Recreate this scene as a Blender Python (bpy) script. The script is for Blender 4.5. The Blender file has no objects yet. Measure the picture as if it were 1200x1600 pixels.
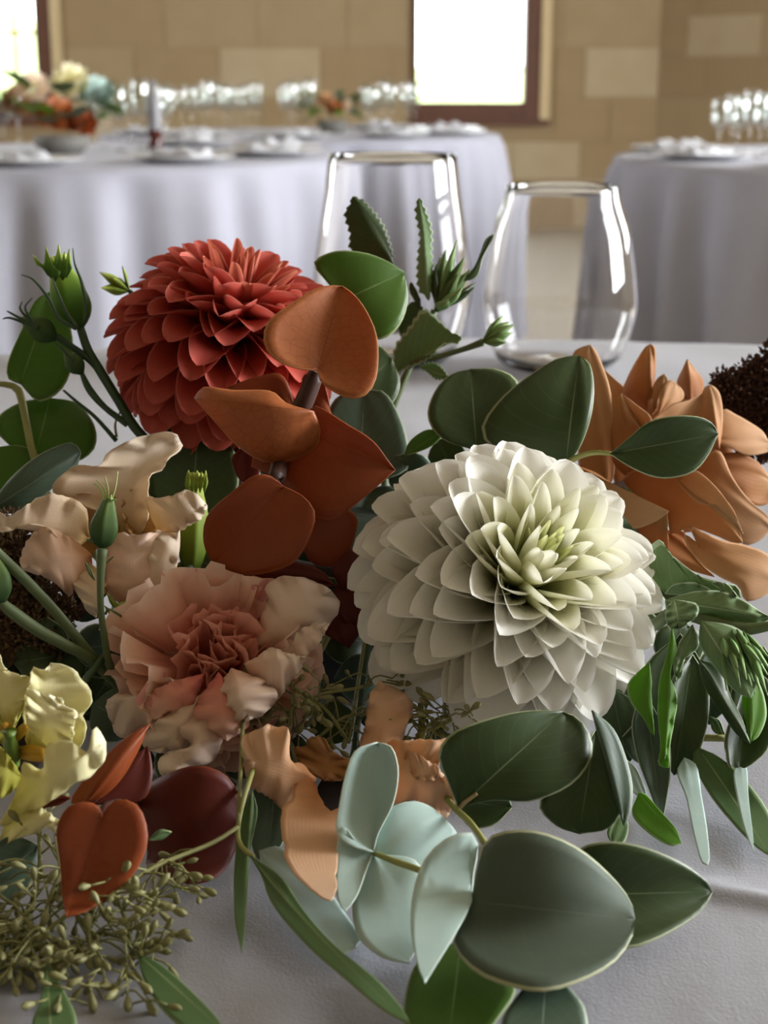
import bpy, math, random
import numpy as np
from mathutils import Vector, Matrix

# ------------------------------------------------------------------ camera, world, light
S = bpy.context.scene
COL = S.collection
FPX = 2400.0                      # focal length in pixels of the 1200x1600 frame
PITCH = math.atan(675.0 / FPX)    # camera looks down by this much
TABLE_Z = 0.75
CAM_Z = TABLE_Z + 0.185
CP, SP = math.cos(PITCH), math.sin(PITCH)

cam_d = bpy.data.cameras.new('camera')
cam = bpy.data.objects.new('camera', cam_d); COL.objects.link(cam)
cam.location = (0, 0, CAM_Z)
cam.rotation_euler = (math.pi / 2 - PITCH, 0, 0)
cam_d.sensor_fit = 'VERTICAL'; cam_d.sensor_height = 36.0; cam_d.lens = FPX * 36.0 / 1600.0
cam_d.clip_start = 0.02; cam_d.clip_end = 200
cam_d.dof.use_dof = True; cam_d.dof.focus_distance = 0.415; cam_d.dof.aperture_fstop = 22.0
S.camera = cam

world = bpy.data.worlds.new('sky'); S.world = world; world.use_nodes = True
world.node_tree.nodes['Background'].inputs[0].default_value = (0.93, 0.97, 1.0, 1)
world.node_tree.nodes['Background'].inputs[1].default_value = 7.0

def area(name, loc, target, sx, sy, power, col):
    l = bpy.data.lights.new(name, 'AREA'); l.shape = 'RECTANGLE'; l.size = sx; l.size_y = sy
    l.energy = power; l.color = col
    o = bpy.data.objects.new(name, l); COL.objects.link(o); o.location = loc
    o.rotation_euler = (Vector(target) - Vector(loc)).to_track_quat('-Z', 'Y').to_euler()
    return o
# daylight of the right wall's windows (out of frame); left lamp is added fill
area('side_light', (4.38, 1.2, 1.9), (-5, 1.2, 1.0), 1.9, 1.9, 270, (0.94, 0.97, 1.0))
area('side_light', (4.38, 4.6, 1.9), (-5, 3.6, 1.0), 1.4, 1.9, 110, (0.94, 0.97, 1.0))
area('side_light', (-4.38, 5.2, 2.0), (5, 5.2, 1.4), 1.5, 1.9, 35, (0.96, 0.98, 1.0))  # fill lamp added behind left, no window known there

vs = S.view_settings
vs.view_transform = 'Standard'; vs.look = 'None'; vs.gamma = 1.0; vs.use_curve_mapping = False
vs.exposure = 0.52
S.cycles.max_bounces = 16; S.cycles.diffuse_bounces = 4; S.cycles.transmission_bounces = 16
S.cycles.transparent_max_bounces = 12; S.cycles.sample_clamp_indirect = 4.0

# ------------------------------------------------------------------ helpers
def P(x, y, d):
    """the point at camera-axis depth d (metres) on the ray of photo pixel (x, y)"""
    u = (x - 600.0) / FPX; v = (800.0 - y) / FPX
    return Vector((u * d, d * (CP + v * SP), CAM_Z + d * (v * CP - SP)))

def camdir(r, u, t):
    """direction from camera-relative right, up and towards-the-camera amounts"""
    return Vector((r, u * SP - t * CP, u * CP + t * SP)).normalized()

def tag(o, label=None, cat=None, group=None, kind=None):
    if label: o['label'] = label
    if cat: o['category'] = cat
    if group: o['group'] = group
    if kind: o['kind'] = kind
    return o

def thing(name, label, cat, loc, group=None):
    o = bpy.data.objects.new(name, None); COL.objects.link(o); o.location = loc
    o.empty_display_size = 0.01
    return tag(o, label, cat, group)

def mesh_data(name, verts, faces, mats, uvs=None, smooth=True, fmat=None):
    me = bpy.data.meshes.new(name)
    me.from_pydata([tuple(v) for v in verts], [], faces)
    if uvs is not None:
        lay = me.uv_layers.new(name='UVMap')
        idx = np.empty(len(me.loops), dtype=np.int32); me.loops.foreach_get('vertex_index', idx)
        lay.data.foreach_set('uv', np.asarray(uvs, dtype=np.float32)[idx].ravel())
    if smooth: me.polygons.foreach_set('use_smooth', [True] * len(me.polygons))
    for m in (mats if isinstance(mats, (list, tuple)) else [mats]): me.materials.append(m)
    if fmat: me.polygons.foreach_set('material_index', fmat)
    me.update()
    return me

def link(name, me, parent=None, loc=None):
    o = bpy.data.objects.new(name, me); COL.objects.link(o)
    if parent: o.parent = parent
    if loc is not None: o.location = loc
    return o

def root_of(o):
    v = Vector((0, 0, 0))
    while o is not None:
        v = v + o.location; o = o.parent
    return v

def world_mesh(name, verts, faces, mat, parent=None, uvs=None, smooth=True, thick=0):
    """verts in world space; parents are never rotated or scaled"""
    off = root_of(parent) if parent else Vector((0, 0, 0))
    o = link(name, mesh_data(name, [Vector(v) - off for v in verts], faces, mat, uvs, smooth), parent)
    if thick:
        md = o.modifiers.new('thickness', 'SOLIDIFY'); md.thickness = thick; md.offset = 0
    return o

def catmull(pts, n):
    p = np.asarray(pts, float)
    q = np.vstack([2 * p[0] - p[1], p, 2 * p[-1] - p[-2]])
    out = []
    for i in range(1, len(q) - 2):
        a, b, c, d = q[i - 1], q[i], q[i + 1], q[i + 2]
        for t in np.linspace(0, 1, 12, endpoint=False):
            out.append(.5 * (2 * b + (c - a) * t + (2 * a - 5 * b + 4 * c - d) * t * t + (3 * b - a - 3 * c + d) * t ** 3))
    out.append(p[-1]); out = np.array(out)
    s = np.concatenate([[0], np.cumsum(np.linalg.norm(np.diff(out, axis=0), axis=1))])
    w = np.linspace(0, s[-1], n + 1)
    return np.stack([np.interp(w, s, out[:, k]) for k in range(out.shape[1])], 1)

def fr(x0, y0, k):
    """pixel coordinates read in an enlarged crop -> pixels of the whole frame"""
    return lambda p: (x0 + p[0] / k, y0 + p[1] / k)
FULL = fr(0, 0, 1)

RNG = random.Random(7)
GIRTH = [1.0]      # multiplies the radii of stems and buds, set per plant
def blade(parent, name, mat, base, tip, left, right, db, dt, F=FULL, cross=0.0, bow=0.0, cup=0.0, fold=0.0,
          ruf=0.0, rf=5.0, curl=0.0, und=0.0004, lip=0.0, lift=0.004, rag=0.0, ser=0.0, mid=None, n=16, m=5, thick=0.00035, label=None):
    """A leaf or petal: outline from base to tip along two sides, hung at its own depths and bent in depth.
    bow, cup, fold, ruf, curl are metres towards the camera."""
    b = np.array(F(base)); t = np.array(F(tip))
    L = catmull([b] + [F(p) for p in left] + [t], n); R = catmull([b] + [F(p) for p in right] + [t], n)
    md = np.array(F(mid)) if mid is not None else (b + t) / 2
    ph = RNG.uniform(0, 6.28); ph2 = RNG.uniform(0, 6.28)
    if ser or rag:
        for side in (L, R):
            sp0 = np.linspace(0, 1, n + 1)[:, None] * (t - b) + b
            for i in range(2, n):
                dv = side[i] - sp0[i]; ln = np.linalg.norm(dv) + 1e-6
                k = (ser * (1 if i % 2 else -1) if ser else 0) + rag * RNG.uniform(-1, 1)
                side[i] += dv / ln * k
    ax = t - b; al = np.dot(ax, ax); aln = math.sqrt(al); pr = np.array([-ax[1], ax[0]]) / aln
    verts, uvs = [], []
    for i in range(n + 1):
        q = i / n
        sp = (1 - q) ** 2 * b + 2 * q * (1 - q) * (2 * md - (b + t) / 2) + q * q * t
        for j in range(-m, m + 1):
            s = j / m
            side = L[i] if s < 0 else R[i]
            p = sp + abs(s) * (side - sp)
            tp = float(np.dot(p - b, ax) / al); cr = float(np.dot(p - b, pr)) / FPX
            tc = min(1.0, max(0.0, tp))
            d = db + (dt - db) * tp
            d += cross * cr * d
            e = 1 - (1 - abs(s)) * min(1.0, (1 - q) * 3)
            arc = q if s < 0 else 2 - q
            z = bow * 4 * tc * (1 - tc) + cup * s * s * math.sin(math.pi * min(1, .1 + .85 * q)) + fold * abs(s) * math.sin(math.pi * min(1, .08 + .9 * q))
            z += curl * tc ** 3 + ruf * e ** 2 * min(1, q * 2.2) * (math.sin(rf * 6.283 * arc + ph) + .4 * math.sin(rf * 2.3 * 6.283 * arc + ph2))
            z += und * math.sin(5 * tp + 3 * s + ph) * math.sin(4 * s + ph2)
            z -= lip * e ** 7
            vv = (800.0 - p[1]) / FPX; den = SP - vv * CP       # never below the table top
            dd = d - z
            if den > .05:
                ct = (.185 - lift) / den; kk = .004
                dd = dd if dd < ct - .03 else (ct if dd > ct + .03 else -kk * math.log(math.exp(-(dd - ct) / kk) + 1) + ct)
            verts.append(P(p[0], p[1], dd)); uvs.append((q, s * .5 + .5))
    w = 2 * m + 1
    faces = [(i * w + j, i * w + j + 1, (i + 1) * w + j + 1, (i + 1) * w + j) for i in range(n) for j in range(w - 1)]
    o = world_mesh(name, verts, faces, mat, parent, uvs, True, thick)
    if label: o['label'] = label
    return o

def tube(parent, name, mat, pts, radii, seg=8, steps=5):
    pts = [Vector(p) for p in pts]
    if not isinstance(radii, (list, tuple)): radii = [radii] * len(pts)
    radii = [r * GIRTH[0] for r in radii]
    n = max(2, (len(pts) - 1) * steps)
    C = catmull([list(p) + [r] for p, r in zip(pts, radii)], n)
    verts, faces, uvs = [], [], []
    up = Vector((.31, .52, .79))
    for i in range(n + 1):
        c = Vector(C[i][:3]); tg = (Vector(C[min(n, i + 1)][:3]) - Vector(C[max(0, i - 1)][:3]))
        tg = tg.normalized() if tg.length > 0 else Vector((0, 0, 1))
        a = tg.cross(up).normalized(); bb = tg.cross(a)
        for k in range(seg):
            an = 6.28319 * k / seg
            verts.append(c + (a * math.cos(an) + bb * math.sin(an)) * max(1e-5, C[i][3])); uvs.append((i / n, k / seg))
    for i in range(n):
        for k in range(seg):
            faces.append((i * seg + k, i * seg + (k + 1) % seg, (i + 1) * seg + (k + 1) % seg, (i + 1) * seg + k))
    faces.append(tuple(range(seg))[::-1]); faces.append(tuple(n * seg + k for k in range(seg)))
    return world_mesh(name, verts, faces, mat, parent, uvs)

def px_tube(parent, name, mat, pts, radii, F=FULL, seg=8, steps=5):
    """pts: (x, y, depth) with x, y in the frame F"""
    return tube(parent, name, mat, [P(*F(p[:2]), p[2]) for p in pts], radii, seg, steps)

def revolve_axis(parent, name, mat, base, tip, prof, seg=20, ridge=0.0, nr=5):
    """a bud: profile [(along 0..1, radius m)] turned about base->tip, with soft ridges"""
    base, tip = Vector(base), Vector(tip); ax = tip - base
    z = ax.normalized(); x = z.orthogonal().normalized(); y = z.cross(x)
    pr = catmull(prof, 14); verts, faces, uvs = [], [], []
    for i in range(15):
        for k in range(seg):
            a = 6.28319 * k / seg
            r = max(1e-5, pr[i][1] * GIRTH[0]) * (1 + ridge * math.cos(nr * a))
            verts.append(base + ax * pr[i][0] + (x * math.cos(a) + y * math.sin(a)) * r); uvs.append((pr[i][0], k / seg))
    for i in range(14):
        for k in range(seg):
            faces.append((i * seg + k, i * seg + (k + 1) % seg, (i + 1) * seg + (k + 1) % seg, (i + 1) * seg + k))
    faces.append(tuple(range(seg))[::-1]); faces.append(tuple(14 * seg + k for k in range(seg)))
    return world_mesh(name, verts, faces, mat, parent, uvs)

def lathe(prof, seg):
    verts, faces, uvs = [], [], []
    for i, (r, z) in enumerate(prof):
        for k in range(seg):
            a = 6.28319 * k / seg
            verts.append((r * math.cos(a), r * math.sin(a), z)); uvs.append((i / len(prof), k / seg))
    for i in range(len(prof) - 1):
        for k in range(seg):
            faces.append((i * seg + k, i * seg + (k + 1) % seg, (i + 1) * seg + (k + 1) % seg, (i + 1) * seg + k))
    return verts, faces, uvs

def boxes(lst):
    v, f = [], []
    for (x0, x1, y0, y1, z0, z1) in lst:
        k = len(v)
        v += [(x0, y0, z0), (x1, y0, z0), (x1, y1, z0), (x0, y1, z0), (x0, y0, z1), (x1, y0, z1), (x1, y1, z1), (x0, y1, z1)]
        f += [tuple(k + i for i in q) for q in ((0, 3, 2, 1), (4, 5, 6, 7), (0, 1, 5, 4), (1, 2, 6, 5), (2, 3, 7, 6), (3, 0, 4, 7))]
    return v, f

def box_obj(name, lst, mat, parent=None):
    v, f = boxes(lst)
    return world_mesh(name, v, f, mat, parent, None, False)

# ------------------------------------------------------------------ materials
def hexc(h):
    c = [int(h[i:i + 2], 16) / 255 for i in (0, 2, 4)]
    return tuple(x / 12.92 if x <= .04045 else ((x + .055) / 1.055) ** 2.4 for x in c) + (1,)

class NT:
    def __init__(self, name):
        self.m = bpy.data.materials.new(name); self.m.use_nodes = True
        self.t = self.m.node_tree; self.b = self.t.nodes['Principled BSDF']; self.out = self.t.nodes['Material Output']
    def n(self, ty, **kw):
        o = self.t.nodes.new(ty)
        for k, v in kw.items():
            if k.startswith('i_'): o.inputs[int(k[2:])].default_value = v
            else: setattr(o, k, v)
        return o
    def l(self, a, b): self.t.links.new(a, b)
    def math(self, op, a, b=None):
        o = self.n('ShaderNodeMath', operation=op)
        for i, v in enumerate((a, b)):
            if v is None: continue
            if isinstance(v, (int, float)): o.inputs[i].default_value = v
            else: self.l(v, o.inputs[i])
        return o.outputs[0]
    def mix(self, fac, a, b):
        o = self.n('ShaderNodeMix', data_type='RGBA')
        for i, v in ((0, fac), (6, a), (7, b)):
            if isinstance(v, (int, float, tuple)): o.inputs[i].default_value = v
            else: self.l(v, o.inputs[i])
        return o.outputs[2]
    def noise(self, scale, vec=None, detail=3.0):
        o = self.n('ShaderNodeTexNoise'); o.inputs['Scale'].default_value = scale; o.inputs['Detail'].default_value = detail
        if vec is not None: self.l(vec, o.inputs['Vector'])
        return o.outputs['Fac']
    def ramp(self, fac, stops):
        o = self.n('ShaderNodeValToRGB'); el = o.color_ramp.elements
        while len(el) < len(stops): el.new(.5)
        for e, (p, c) in zip(el, stops): e.position = p; e.color = c
        self.l(fac, o.inputs[0]); return o.outputs[0]
    def bump(self, h, strength, dist):
        o = self.n('ShaderNodeBump'); o.inputs['Strength'].default_value = strength; o.inputs['Distance'].default_value = dist
        self.l(h, o.inputs['Height']); self.l(o.outputs[0], self.b.inputs['Normal']); return o
    def finish(self, col, rough, transl=0.0, tcol=None):
        self.b.inputs['Roughness'].default_value = rough
        if isinstance(col, tuple): self.b.inputs['Base Color'].default_value = col
        else: self.l(col, self.b.inputs['Base Color'])
        if transl:
            tr = self.n('ShaderNodeBsdfTranslucent')
            c = tcol if tcol is not None else col
            if isinstance(c, tuple): tr.inputs[0].default_value = c
            else: self.l(c, tr.inputs[0])
            mx = self.n('ShaderNodeMixShader'); mx.inputs[0].default_value = transl
            self.l(self.b.outputs[0], mx.inputs[1]); self.l(tr.outputs[0], mx.inputs[2]); self.l(mx.outputs[0], self.out.inputs[0])
        return self.m

def leaf_mat(name, col, dark, vein, rim, rough=.45, transl=.28, tcol=None, veinw=.018, lat=.09, net=0.0, rimw=.035, spec=.4):
    k = NT(name)
    uv = k.n('ShaderNodeUVMap'); sep = k.n('ShaderNodeSeparateXYZ'); k.l(uv.outputs[0], sep.inputs[0])
    t = sep.outputs[0]; s = k.math('ABSOLUTE', k.math('MULTIPLY_ADD', sep.outputs[1], 2.0)); 
    s_node = s.node.inputs[0].links[0].from_node; s_node.inputs[2].default_value = -1.0
    geo = k.n('ShaderNodeNewGeometry')
    base = k.mix(k.noise(90, geo.outputs['Position'], 4), dark, col)
    # side veins
    w = k.math('FRACT', k.math('MULTIPLY', k.math('SUBTRACT', t, k.math('MULTIPLY', s, .32)), 9.0))
    latm = k.math('MULTIPLY', k.math('LESS_THAN', k.math('ABSOLUTE', k.math('SUBTRACT', w, .5)), .035), lat)
    base = k.mix(latm, base, vein)
    if net:
        vo = k.n('ShaderNodeTexVoronoi', feature='DISTANCE_TO_EDGE'); vo.inputs['Scale'].default_value = 330
        k.l(geo.outputs['Position'], vo.inputs['Vector'])
        base = k.mix(k.math('MULTIPLY', k.math('LESS_THAN', vo.outputs['Distance'], .05), net), base, vein)
    mid = k.math('LESS_THAN', s, k.math('MULTIPLY', k.math('SUBTRACT', 1.15, t), veinw))
    base = k.mix(k.math('MULTIPLY', mid, .75), base, vein)
    base = k.mix(k.math('MULTIPLY', k.math('GREATER_THAN', s, 1 - rimw), .8), base, rim)
    h = k.math('ADD', k.math('MULTIPLY', k.noise(500, geo.outputs['Position'], 2), .4), k.math('MULTIPLY', mid, -.6))
    k.bump(h, .25, .0004)
    k.b.inputs['Specular IOR Level'].default_value = spec
    return k.finish(base, rough, transl, tcol)

def petal_mat(name, stops, rough=.55, transl=.35, stri=26.0, mott=None, edge=None):
    """stops: colour ramp from petal base (0) to tip (1)"""
    k = NT(name)
    uv = k.n('ShaderNodeUVMap'); sep = k.n('ShaderNodeSeparateXYZ'); k.l(uv.outputs[0], sep.inputs[0])
    geo = k.n('ShaderNodeNewGeometry')
    nz = k.noise(160, geo.outputs['Position'], 3)
    t = k.math('ADD', sep.outputs[0], k.math('MULTIPLY', k.math('SUBTRACT', nz, .5), .25))
    c = k.ramp(t, stops)
    if mott is not None:
        c = k.mix(k.math('MULTIPLY', k.math('GREATER_THAN', k.noise(75, geo.outputs['Position'], 2), .66), .55), c, mott)
    if edge is not None:
        s = k.math('ABSOLUTE', k.math('SUBTRACT', sep.outputs[1], .5))
        c = k.mix(k.math('MULTIPLY', k.math('GREATER_THAN', s, .46), .6), c, edge)
    wv = k.math('SINE', k.math('MULTIPLY', sep.outputs[1], stri * 6.283))
    k.bump(k.math('ADD', k.math('MULTIPLY', wv, .35), k.math('MULTIPLY', nz, 2.0)), .10, .0002)
    k.b.inputs['Specular IOR Level'].default_value = .18
    return k.finish(c, rough + .1, transl)

def plain(name, col, rough=.6, var=None, scale=40, bump=0, bdist=.001, metal=0, transl=0):
    k = NT(name)
    geo = k.n('ShaderNodeNewGeometry'); nz = k.noise(scale, geo.outputs['Position'], 4)
    c = k.mix(nz, col, var) if var else col
    if bump: k.bump(nz, bump, bdist)
    k.b.inputs['Metallic'].default_value = metal
    return k.finish(c, rough, transl)

def glass_mat(name, col=(1, 1, 1, 1)):
    k = NT(name); k.b.inputs['Transmission Weight'].default_value = 1; k.b.inputs['IOR'].default_value = 1.47
    nz = k.noise(3.0); k.bump(nz, .02, .001)
    return k.finish(col, 0.0)

def thin_glass(name, tint=(.97, .99, .98, 1)):
    k = NT(name); gl = k.n('ShaderNodeBsdfGlossy'); gl.inputs['Roughness'].default_value = .02
    tr = k.n('ShaderNodeBsdfTransparent'); tr.inputs[0].default_value = tint
    lw = k.n('ShaderNodeLayerWeight'); lw.inputs[0].default_value = .5
    fz = k.math('ADD', k.math('MULTIPLY', k.math('POWER', lw.outputs['Facing'], 2.0), .85), .12)
    mx = k.n('ShaderNodeMixShader'); k.l(fz, mx.inputs[0]); k.l(tr.outputs[0], mx.inputs[1]); k.l(gl.outputs[0], mx.inputs[2])
    k.l(mx.outputs[0], k.out.inputs[0]); return k.m

def cloth_mat(name, col, var, weave=2600.0, wr=.35):
    k = NT(name); geo = k.n('ShaderNodeNewGeometry'); sep = k.n('ShaderNodeSeparateXYZ'); k.l(geo.outputs['Position'], sep.inputs[0])
    nz = k.noise(14, geo.outputs['Position'], 4)
    c = k.mix(nz, col, var)
    k.bump(k.math('ADD', k.math('MULTIPLY', k.noise(1400, geo.outputs['Position'], 1), .5), k.math('MULTIPLY', k.noise(55, geo.outputs['Position'], 3), 2.0)), wr, .0006)
    k.b.inputs['Sheen Weight'].default_value = .1
    return k.finish(c, .85)

M = {}
M['leaf_dark'] = leaf_mat('leaf dark eucalyptus', hexc('42542c'), hexc('324222'), hexc('8c9c78'), hexc('b9c29a'), .42, .22, hexc('4d7a1c'))
M['leaf_green'] = leaf_mat('leaf fresh green', hexc('5a7a2e'), hexc('4a6a24'), hexc('a3b97c'), hexc('c4cf98'), .42, .34, hexc('6f9f22'))
M['leaf_grey'] = leaf_mat('leaf grey green', hexc('525e4e'), hexc('485444'), hexc('7b8a70'), hexc('c2c49e'), .62, .15, hexc('587a3a'), lat=.05, veinw=.006)
M['leaf_silver'] = leaf_mat('leaf silver blue', hexc('b9d0ca'), hexc('a6bfb8'), hexc('c5d0b8'), hexc('cbd8cc'), .6, .1, hexc('9ab8a0'), lat=.1, veinw=.012)
M['leaf_slate'] = leaf_mat('leaf slate green', hexc('526452'), hexc('425444'), hexc('9db09a'), hexc('b4c0a2'), .45, .2, hexc('4d7a3a'), lat=.1)
M['leaf_lance'] = leaf_mat('leaf long olive', hexc('5f7b4c'), hexc('4f6a40'), hexc('a5b078'), hexc('aab480'), .5, .25, hexc('6f9030'), lat=.06, veinw=.05)
M['leaf_fuzzy'] = leaf_mat('leaf soft fuzzy', hexc('83996f'), hexc('6c845a'), hexc('b4c8a4'), hexc('c0d0b2'), .75, .2, hexc('86a860'), lat=.25, veinw=.05, rimw=.09, spec=.15)
M['leaf_bright'] = leaf_mat('leaf bright lime', hexc('6fa030'), hexc('588a24'), hexc('a9c880'), hexc('c0d4a0'), .6, .45, hexc('8cc020'), lat=.15, veinw=.04, rimw=.08)
M['rust'] = leaf_mat('leaf rust', hexc('b56c38'), hexc('a0582a'), hexc('7c3a1c'), hexc('c98a54'), .5, .25, hexc('c8581c'), lat=.3, net=.28, veinw=.012)
M['rust_deep'] = leaf_mat('leaf deep rust', hexc('9c4c1e'), hexc('843a16'), hexc('6a2812'), hexc('a85a30'), .5, .26, hexc('b05018'), lat=.2, net=.12, veinw=.012)
M['rust_dark'] = leaf_mat('leaf dark red rust', hexc('6a2010'), hexc('54180c'), hexc('4e180c'), hexc('7f3a20'), .5, .3, hexc('9a2a0c'), lat=.15, net=.1, veinw=.012)
M['white_petal'] = petal_mat('petal white', [(0, hexc('cfd48a')), (.3, hexc('ece9c4')), (.6, hexc('f3f0e4')), (1, hexc('f5f3ec'))], .5, .3)
M['white_mid'] = petal_mat('petal white inner', [(0, hexc('b8c464')), (.45, hexc('dfe0a8')), (.8, hexc('f2f0da')), (1, hexc('f5f3e6'))], .5, .3)
M['white_eye'] = petal_mat('petal green eye', [(0, hexc('8fa03a')), (.5, hexc('b9c46a')), (.9, hexc('dfe2a6')), (1, hexc('e8e8b8'))], .5, .3)
M['red_petal'] = petal_mat('petal coral red', [(0, hexc('86140f')), (.4, hexc('ae3026')), (.75, hexc('bb4a3c')), (1, hexc('c8665a'))], .5, .3, edge=hexc('d38674'))
M['red_mid'] = petal_mat('petal coral inner', [(0, hexc('7c1614')), (.5, hexc('ac362a')), (1, hexc('d07c64'))], .5, .28, edge=hexc('e09a7c'))
M['rose'] = petal_mat('petal tan rose', [(0, hexc('ae7040')), (.5, hexc('c09064')), (1, hexc('cda47e'))], .6, .3, 14, edge=hexc('d3aa82'))
M['rose_deep'] = petal_mat('petal amber rose', [(0, hexc('9a5828')), (.6, hexc('ba8050')), (1, hexc('c69662'))], .5, .35, 14)
M['cream'] = petal_mat('petal cream', [(0, hexc('d9b878')), (.35, hexc('ecd6b8')), (1, hexc('f2e4d2'))], .6, .35, 20)
M['cream_pink'] = petal_mat('petal pale peach', [(0, hexc('dca878')), (.5, hexc('efcfb4')), (1, hexc('f2dccb'))], .6, .35, 20)
M['cream_throat'] = petal_mat('petal cream throat', [(0, hexc('b58a48')), (.6, hexc('d3b07c')), (1, hexc('dec39a'))], .6, .35, 20)
M['yellow'] = petal_mat('petal butter yellow', [(0, hexc('c9c060')), (.4, hexc('eae2a6')), (1, hexc('f4efcc'))], .6, .35, 20)
M['yellow_pale'] = petal_mat('petal pale butter', [(0, hexc('dfd78c')), (.5, hexc('f0e9bc')), (1, hexc('f6f1d4'))], .6, .35, 20)
M['yellow_throat'] = petal_mat('petal yellow throat', [(0, hexc('a8a440')), (1, hexc('cfc86c'))], .6, .35, 20)
M['peach'] = petal_mat('petal peach', [(0, hexc('b8743c')), (.35, hexc('e4b68c')), (1, hexc('f0d0b2'))], .6, .35, 20)
M['peach_deep'] = petal_mat('petal peach throat', [(0, hexc('6a3c1c')), (.5, hexc('c08a54')), (1, hexc('d8a878'))], .6, .35, 20)
M['carn_pink'] = petal_mat('petal carnation pink', [(0, hexc('d8746a')), (.55, hexc('eeae9a')), (.85, hexc('f4cbb6')), (1, hexc('f5d8c4'))], .6, .35, 16, mott=hexc('d8707c'))
M['carn_core'] = petal_mat('petal carnation core', [(0, hexc('d87470')), (.6, hexc('e89888')), (1, hexc('f0b8a6'))], .6, .35, 16)
M['carn_pale'] = petal_mat('petal carnation outer', [(0, hexc('eec2aa')), (.5, hexc('f2dac6')), (1, hexc('f6e6d6'))], .6, .35, 16)
M['stem'] = plain('stem green', hexc('66744a'), .6, hexc('505f3a'), 60)
M['stem_dark'] = plain('stem dark green', hexc('34502c'), .5, hexc('2a4224'), 60)
M['stem_olive'] = plain('stem olive', hexc('9a9a58'), .5, hexc('7f8246'), 60)
M['stem_brown'] = plain('stem brown', hexc('4a2c22'), .5, hexc('3a2018'), 60)
M['stem_tan'] = plain('stem tan pink', hexc('b08a68'), .5, hexc('8f8458'), 60)
M['bud_green'] = petal_mat('bud green', [(0, hexc('35541f')), (.5, hexc('5f8a30')), (.8, hexc('9cba48')), (1, hexc('c4d468'))], .5, .2, 10)
M['bud_dark'] = petal_mat('bud dark green', [(0, hexc('35502c')), (.6, hexc('52683a')), (1, hexc('748a50'))], .5, .2, 10)
M['bud_fuzzy'] = petal_mat('bud soft green', [(0, hexc('5f8048')), (.6, hexc('84a468')), (1, hexc('a8c088'))], .7, .2, 8)
M['bud_lime'] = petal_mat('bud yellow green', [(0, hexc('5f7a24')), (.6, hexc('8fa23c')), (1, hexc('bcc860'))], .5, .25, 8)
M['filament'] = plain('filament pale green', hexc('c6d88e'), .5, hexc('a8c070'), 90, transl=.2)
M['pod'] = plain('seed pod', hexc('8f8c5c'), .55, hexc('6c6a40'), 300)
M['twig'] = plain('seed twig', hexc('8c8a56'), .6, hexc('74743e'), 200)
M['anther'] = plain('anther yellow', hexc('c79a28'), .6, hexc('a87c1c'), 300)
M['pistil'] = plain('pistil green', hexc('6f8a34'), .5, hexc('587028'), 200)
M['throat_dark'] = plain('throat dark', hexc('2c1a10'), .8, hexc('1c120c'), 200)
M['plume'] = plain('dried plume brown', hexc('5c3a26'), .9, hexc('3e2418'), 600, .5, .001)
M['plume_lt'] = plain('dried plume umber', hexc('6e5436'), .9, hexc('4a3420'), 600, .5, .001)
M['bowl'] = plain('bowl dark', hexc('24231f'), .7, hexc('1b1b18'), 30)
M['foam'] = plain('floral foam', hexc('2a3a26'), .95, hexc('1f2c1c'), 400, .4, .001)
M['cloth'] = cloth_mat('tablecloth near', hexc('a0a0a8'), hexc('9898a0'))
M['cloth_far'] = cloth_mat('tablecloth far', hexc('9c9ca8'), hexc('9494a0'), 900.0, .2)
M['napkin'] = cloth_mat('napkin', hexc('b8b8bc'), hexc('aeaeb4'), 900.0, .2)
M['glass'] = glass_mat('clear glass')
M['glass_far'] = thin_glass('thin clear glass')
M['pane'] = thin_glass('window pane')
M['bowl_grey'] = plain('bowl grey', hexc('77746e'), .7, hexc('686560'), 30)
M['china'] = plain('china', hexc('cfcecd'), .25, hexc('c6c5c5'), 20)
M['stone'] = plain('sandstone', hexc('a28c6c'), .9, hexc('947e5c'), 5, .5, .01)
M['stone_light'] = plain('sandstone pale', hexc('b8a88c'), .9, hexc('aa9676'), 5, .5, .01)
M['stone_mid'] = plain('sandstone mid', hexc('a89474'), .9, hexc('9a8664'), 5, .5, .01)
M['mortar'] = plain('wall mortar', hexc('a08c6c'), .95, hexc('968060'), 8, .4, .01)
M['plaster'] = plain('plaster wall', hexc('a89c84'), .95, hexc('9c8e74'), 6, .3, .01)
M['floor'] = plain('floor stone', hexc('c8c0b2'), .6, hexc('b8b0a0'), 3, .2, .005)
M['ceiling'] = plain('ceiling boards', hexc('a09480'), .9, hexc('908470'), 3)
M['wood'] = plain('window wood', hexc('6a3f2a'), .55, hexc('50301f'), 12)
M['wood_lit'] = plain('window edge lit tone', hexc('d8c49c'), .7, hexc('c4ae84'), 12)  # daylight on the reveal strip and bars is put into this pale colour
M['hedge'] = plain('hedge leaves', hexc('c8d4a0'), .8, hexc('b8c88c'), 9, .8, .05)  # pale green stands in for the outdoor glare
M['lawn'] = plain('lawn', hexc('dfe6c8'), .9, hexc('d4debc'), 3)  # near-white base colour imitates overexposed grass
M['table_wood'] = plain('table wood', hexc('8a6a48'), .6, hexc('70543a'), 12)
M['bottle'] = plain('bottle dark', hexc('4c1c18'), .15, hexc('3a1412'), 20)
M['bottle_top'] = plain('bottle grey sleeve', hexc('8b888c'), .4, hexc('7a787c'), 20)

# ------------------------------------------------------------------ the room
WY = 10.0
def px_wall(x, y, Y=WY):
    v = (800 - y) / FPX; d = Y / (CP + v * SP); p = P(x, y, d); return p.x, p.z
tag(box_obj('floor', [(-5.0, 5.0, -4.5, 10.4, -0.2, 0.0)], M['floor']), kind='structure')
tag(box_obj('ceiling', [(-5.0, 5.0, -4.5, 10.4, 3.4, 3.6)], M['ceiling']), kind='structure')
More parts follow.
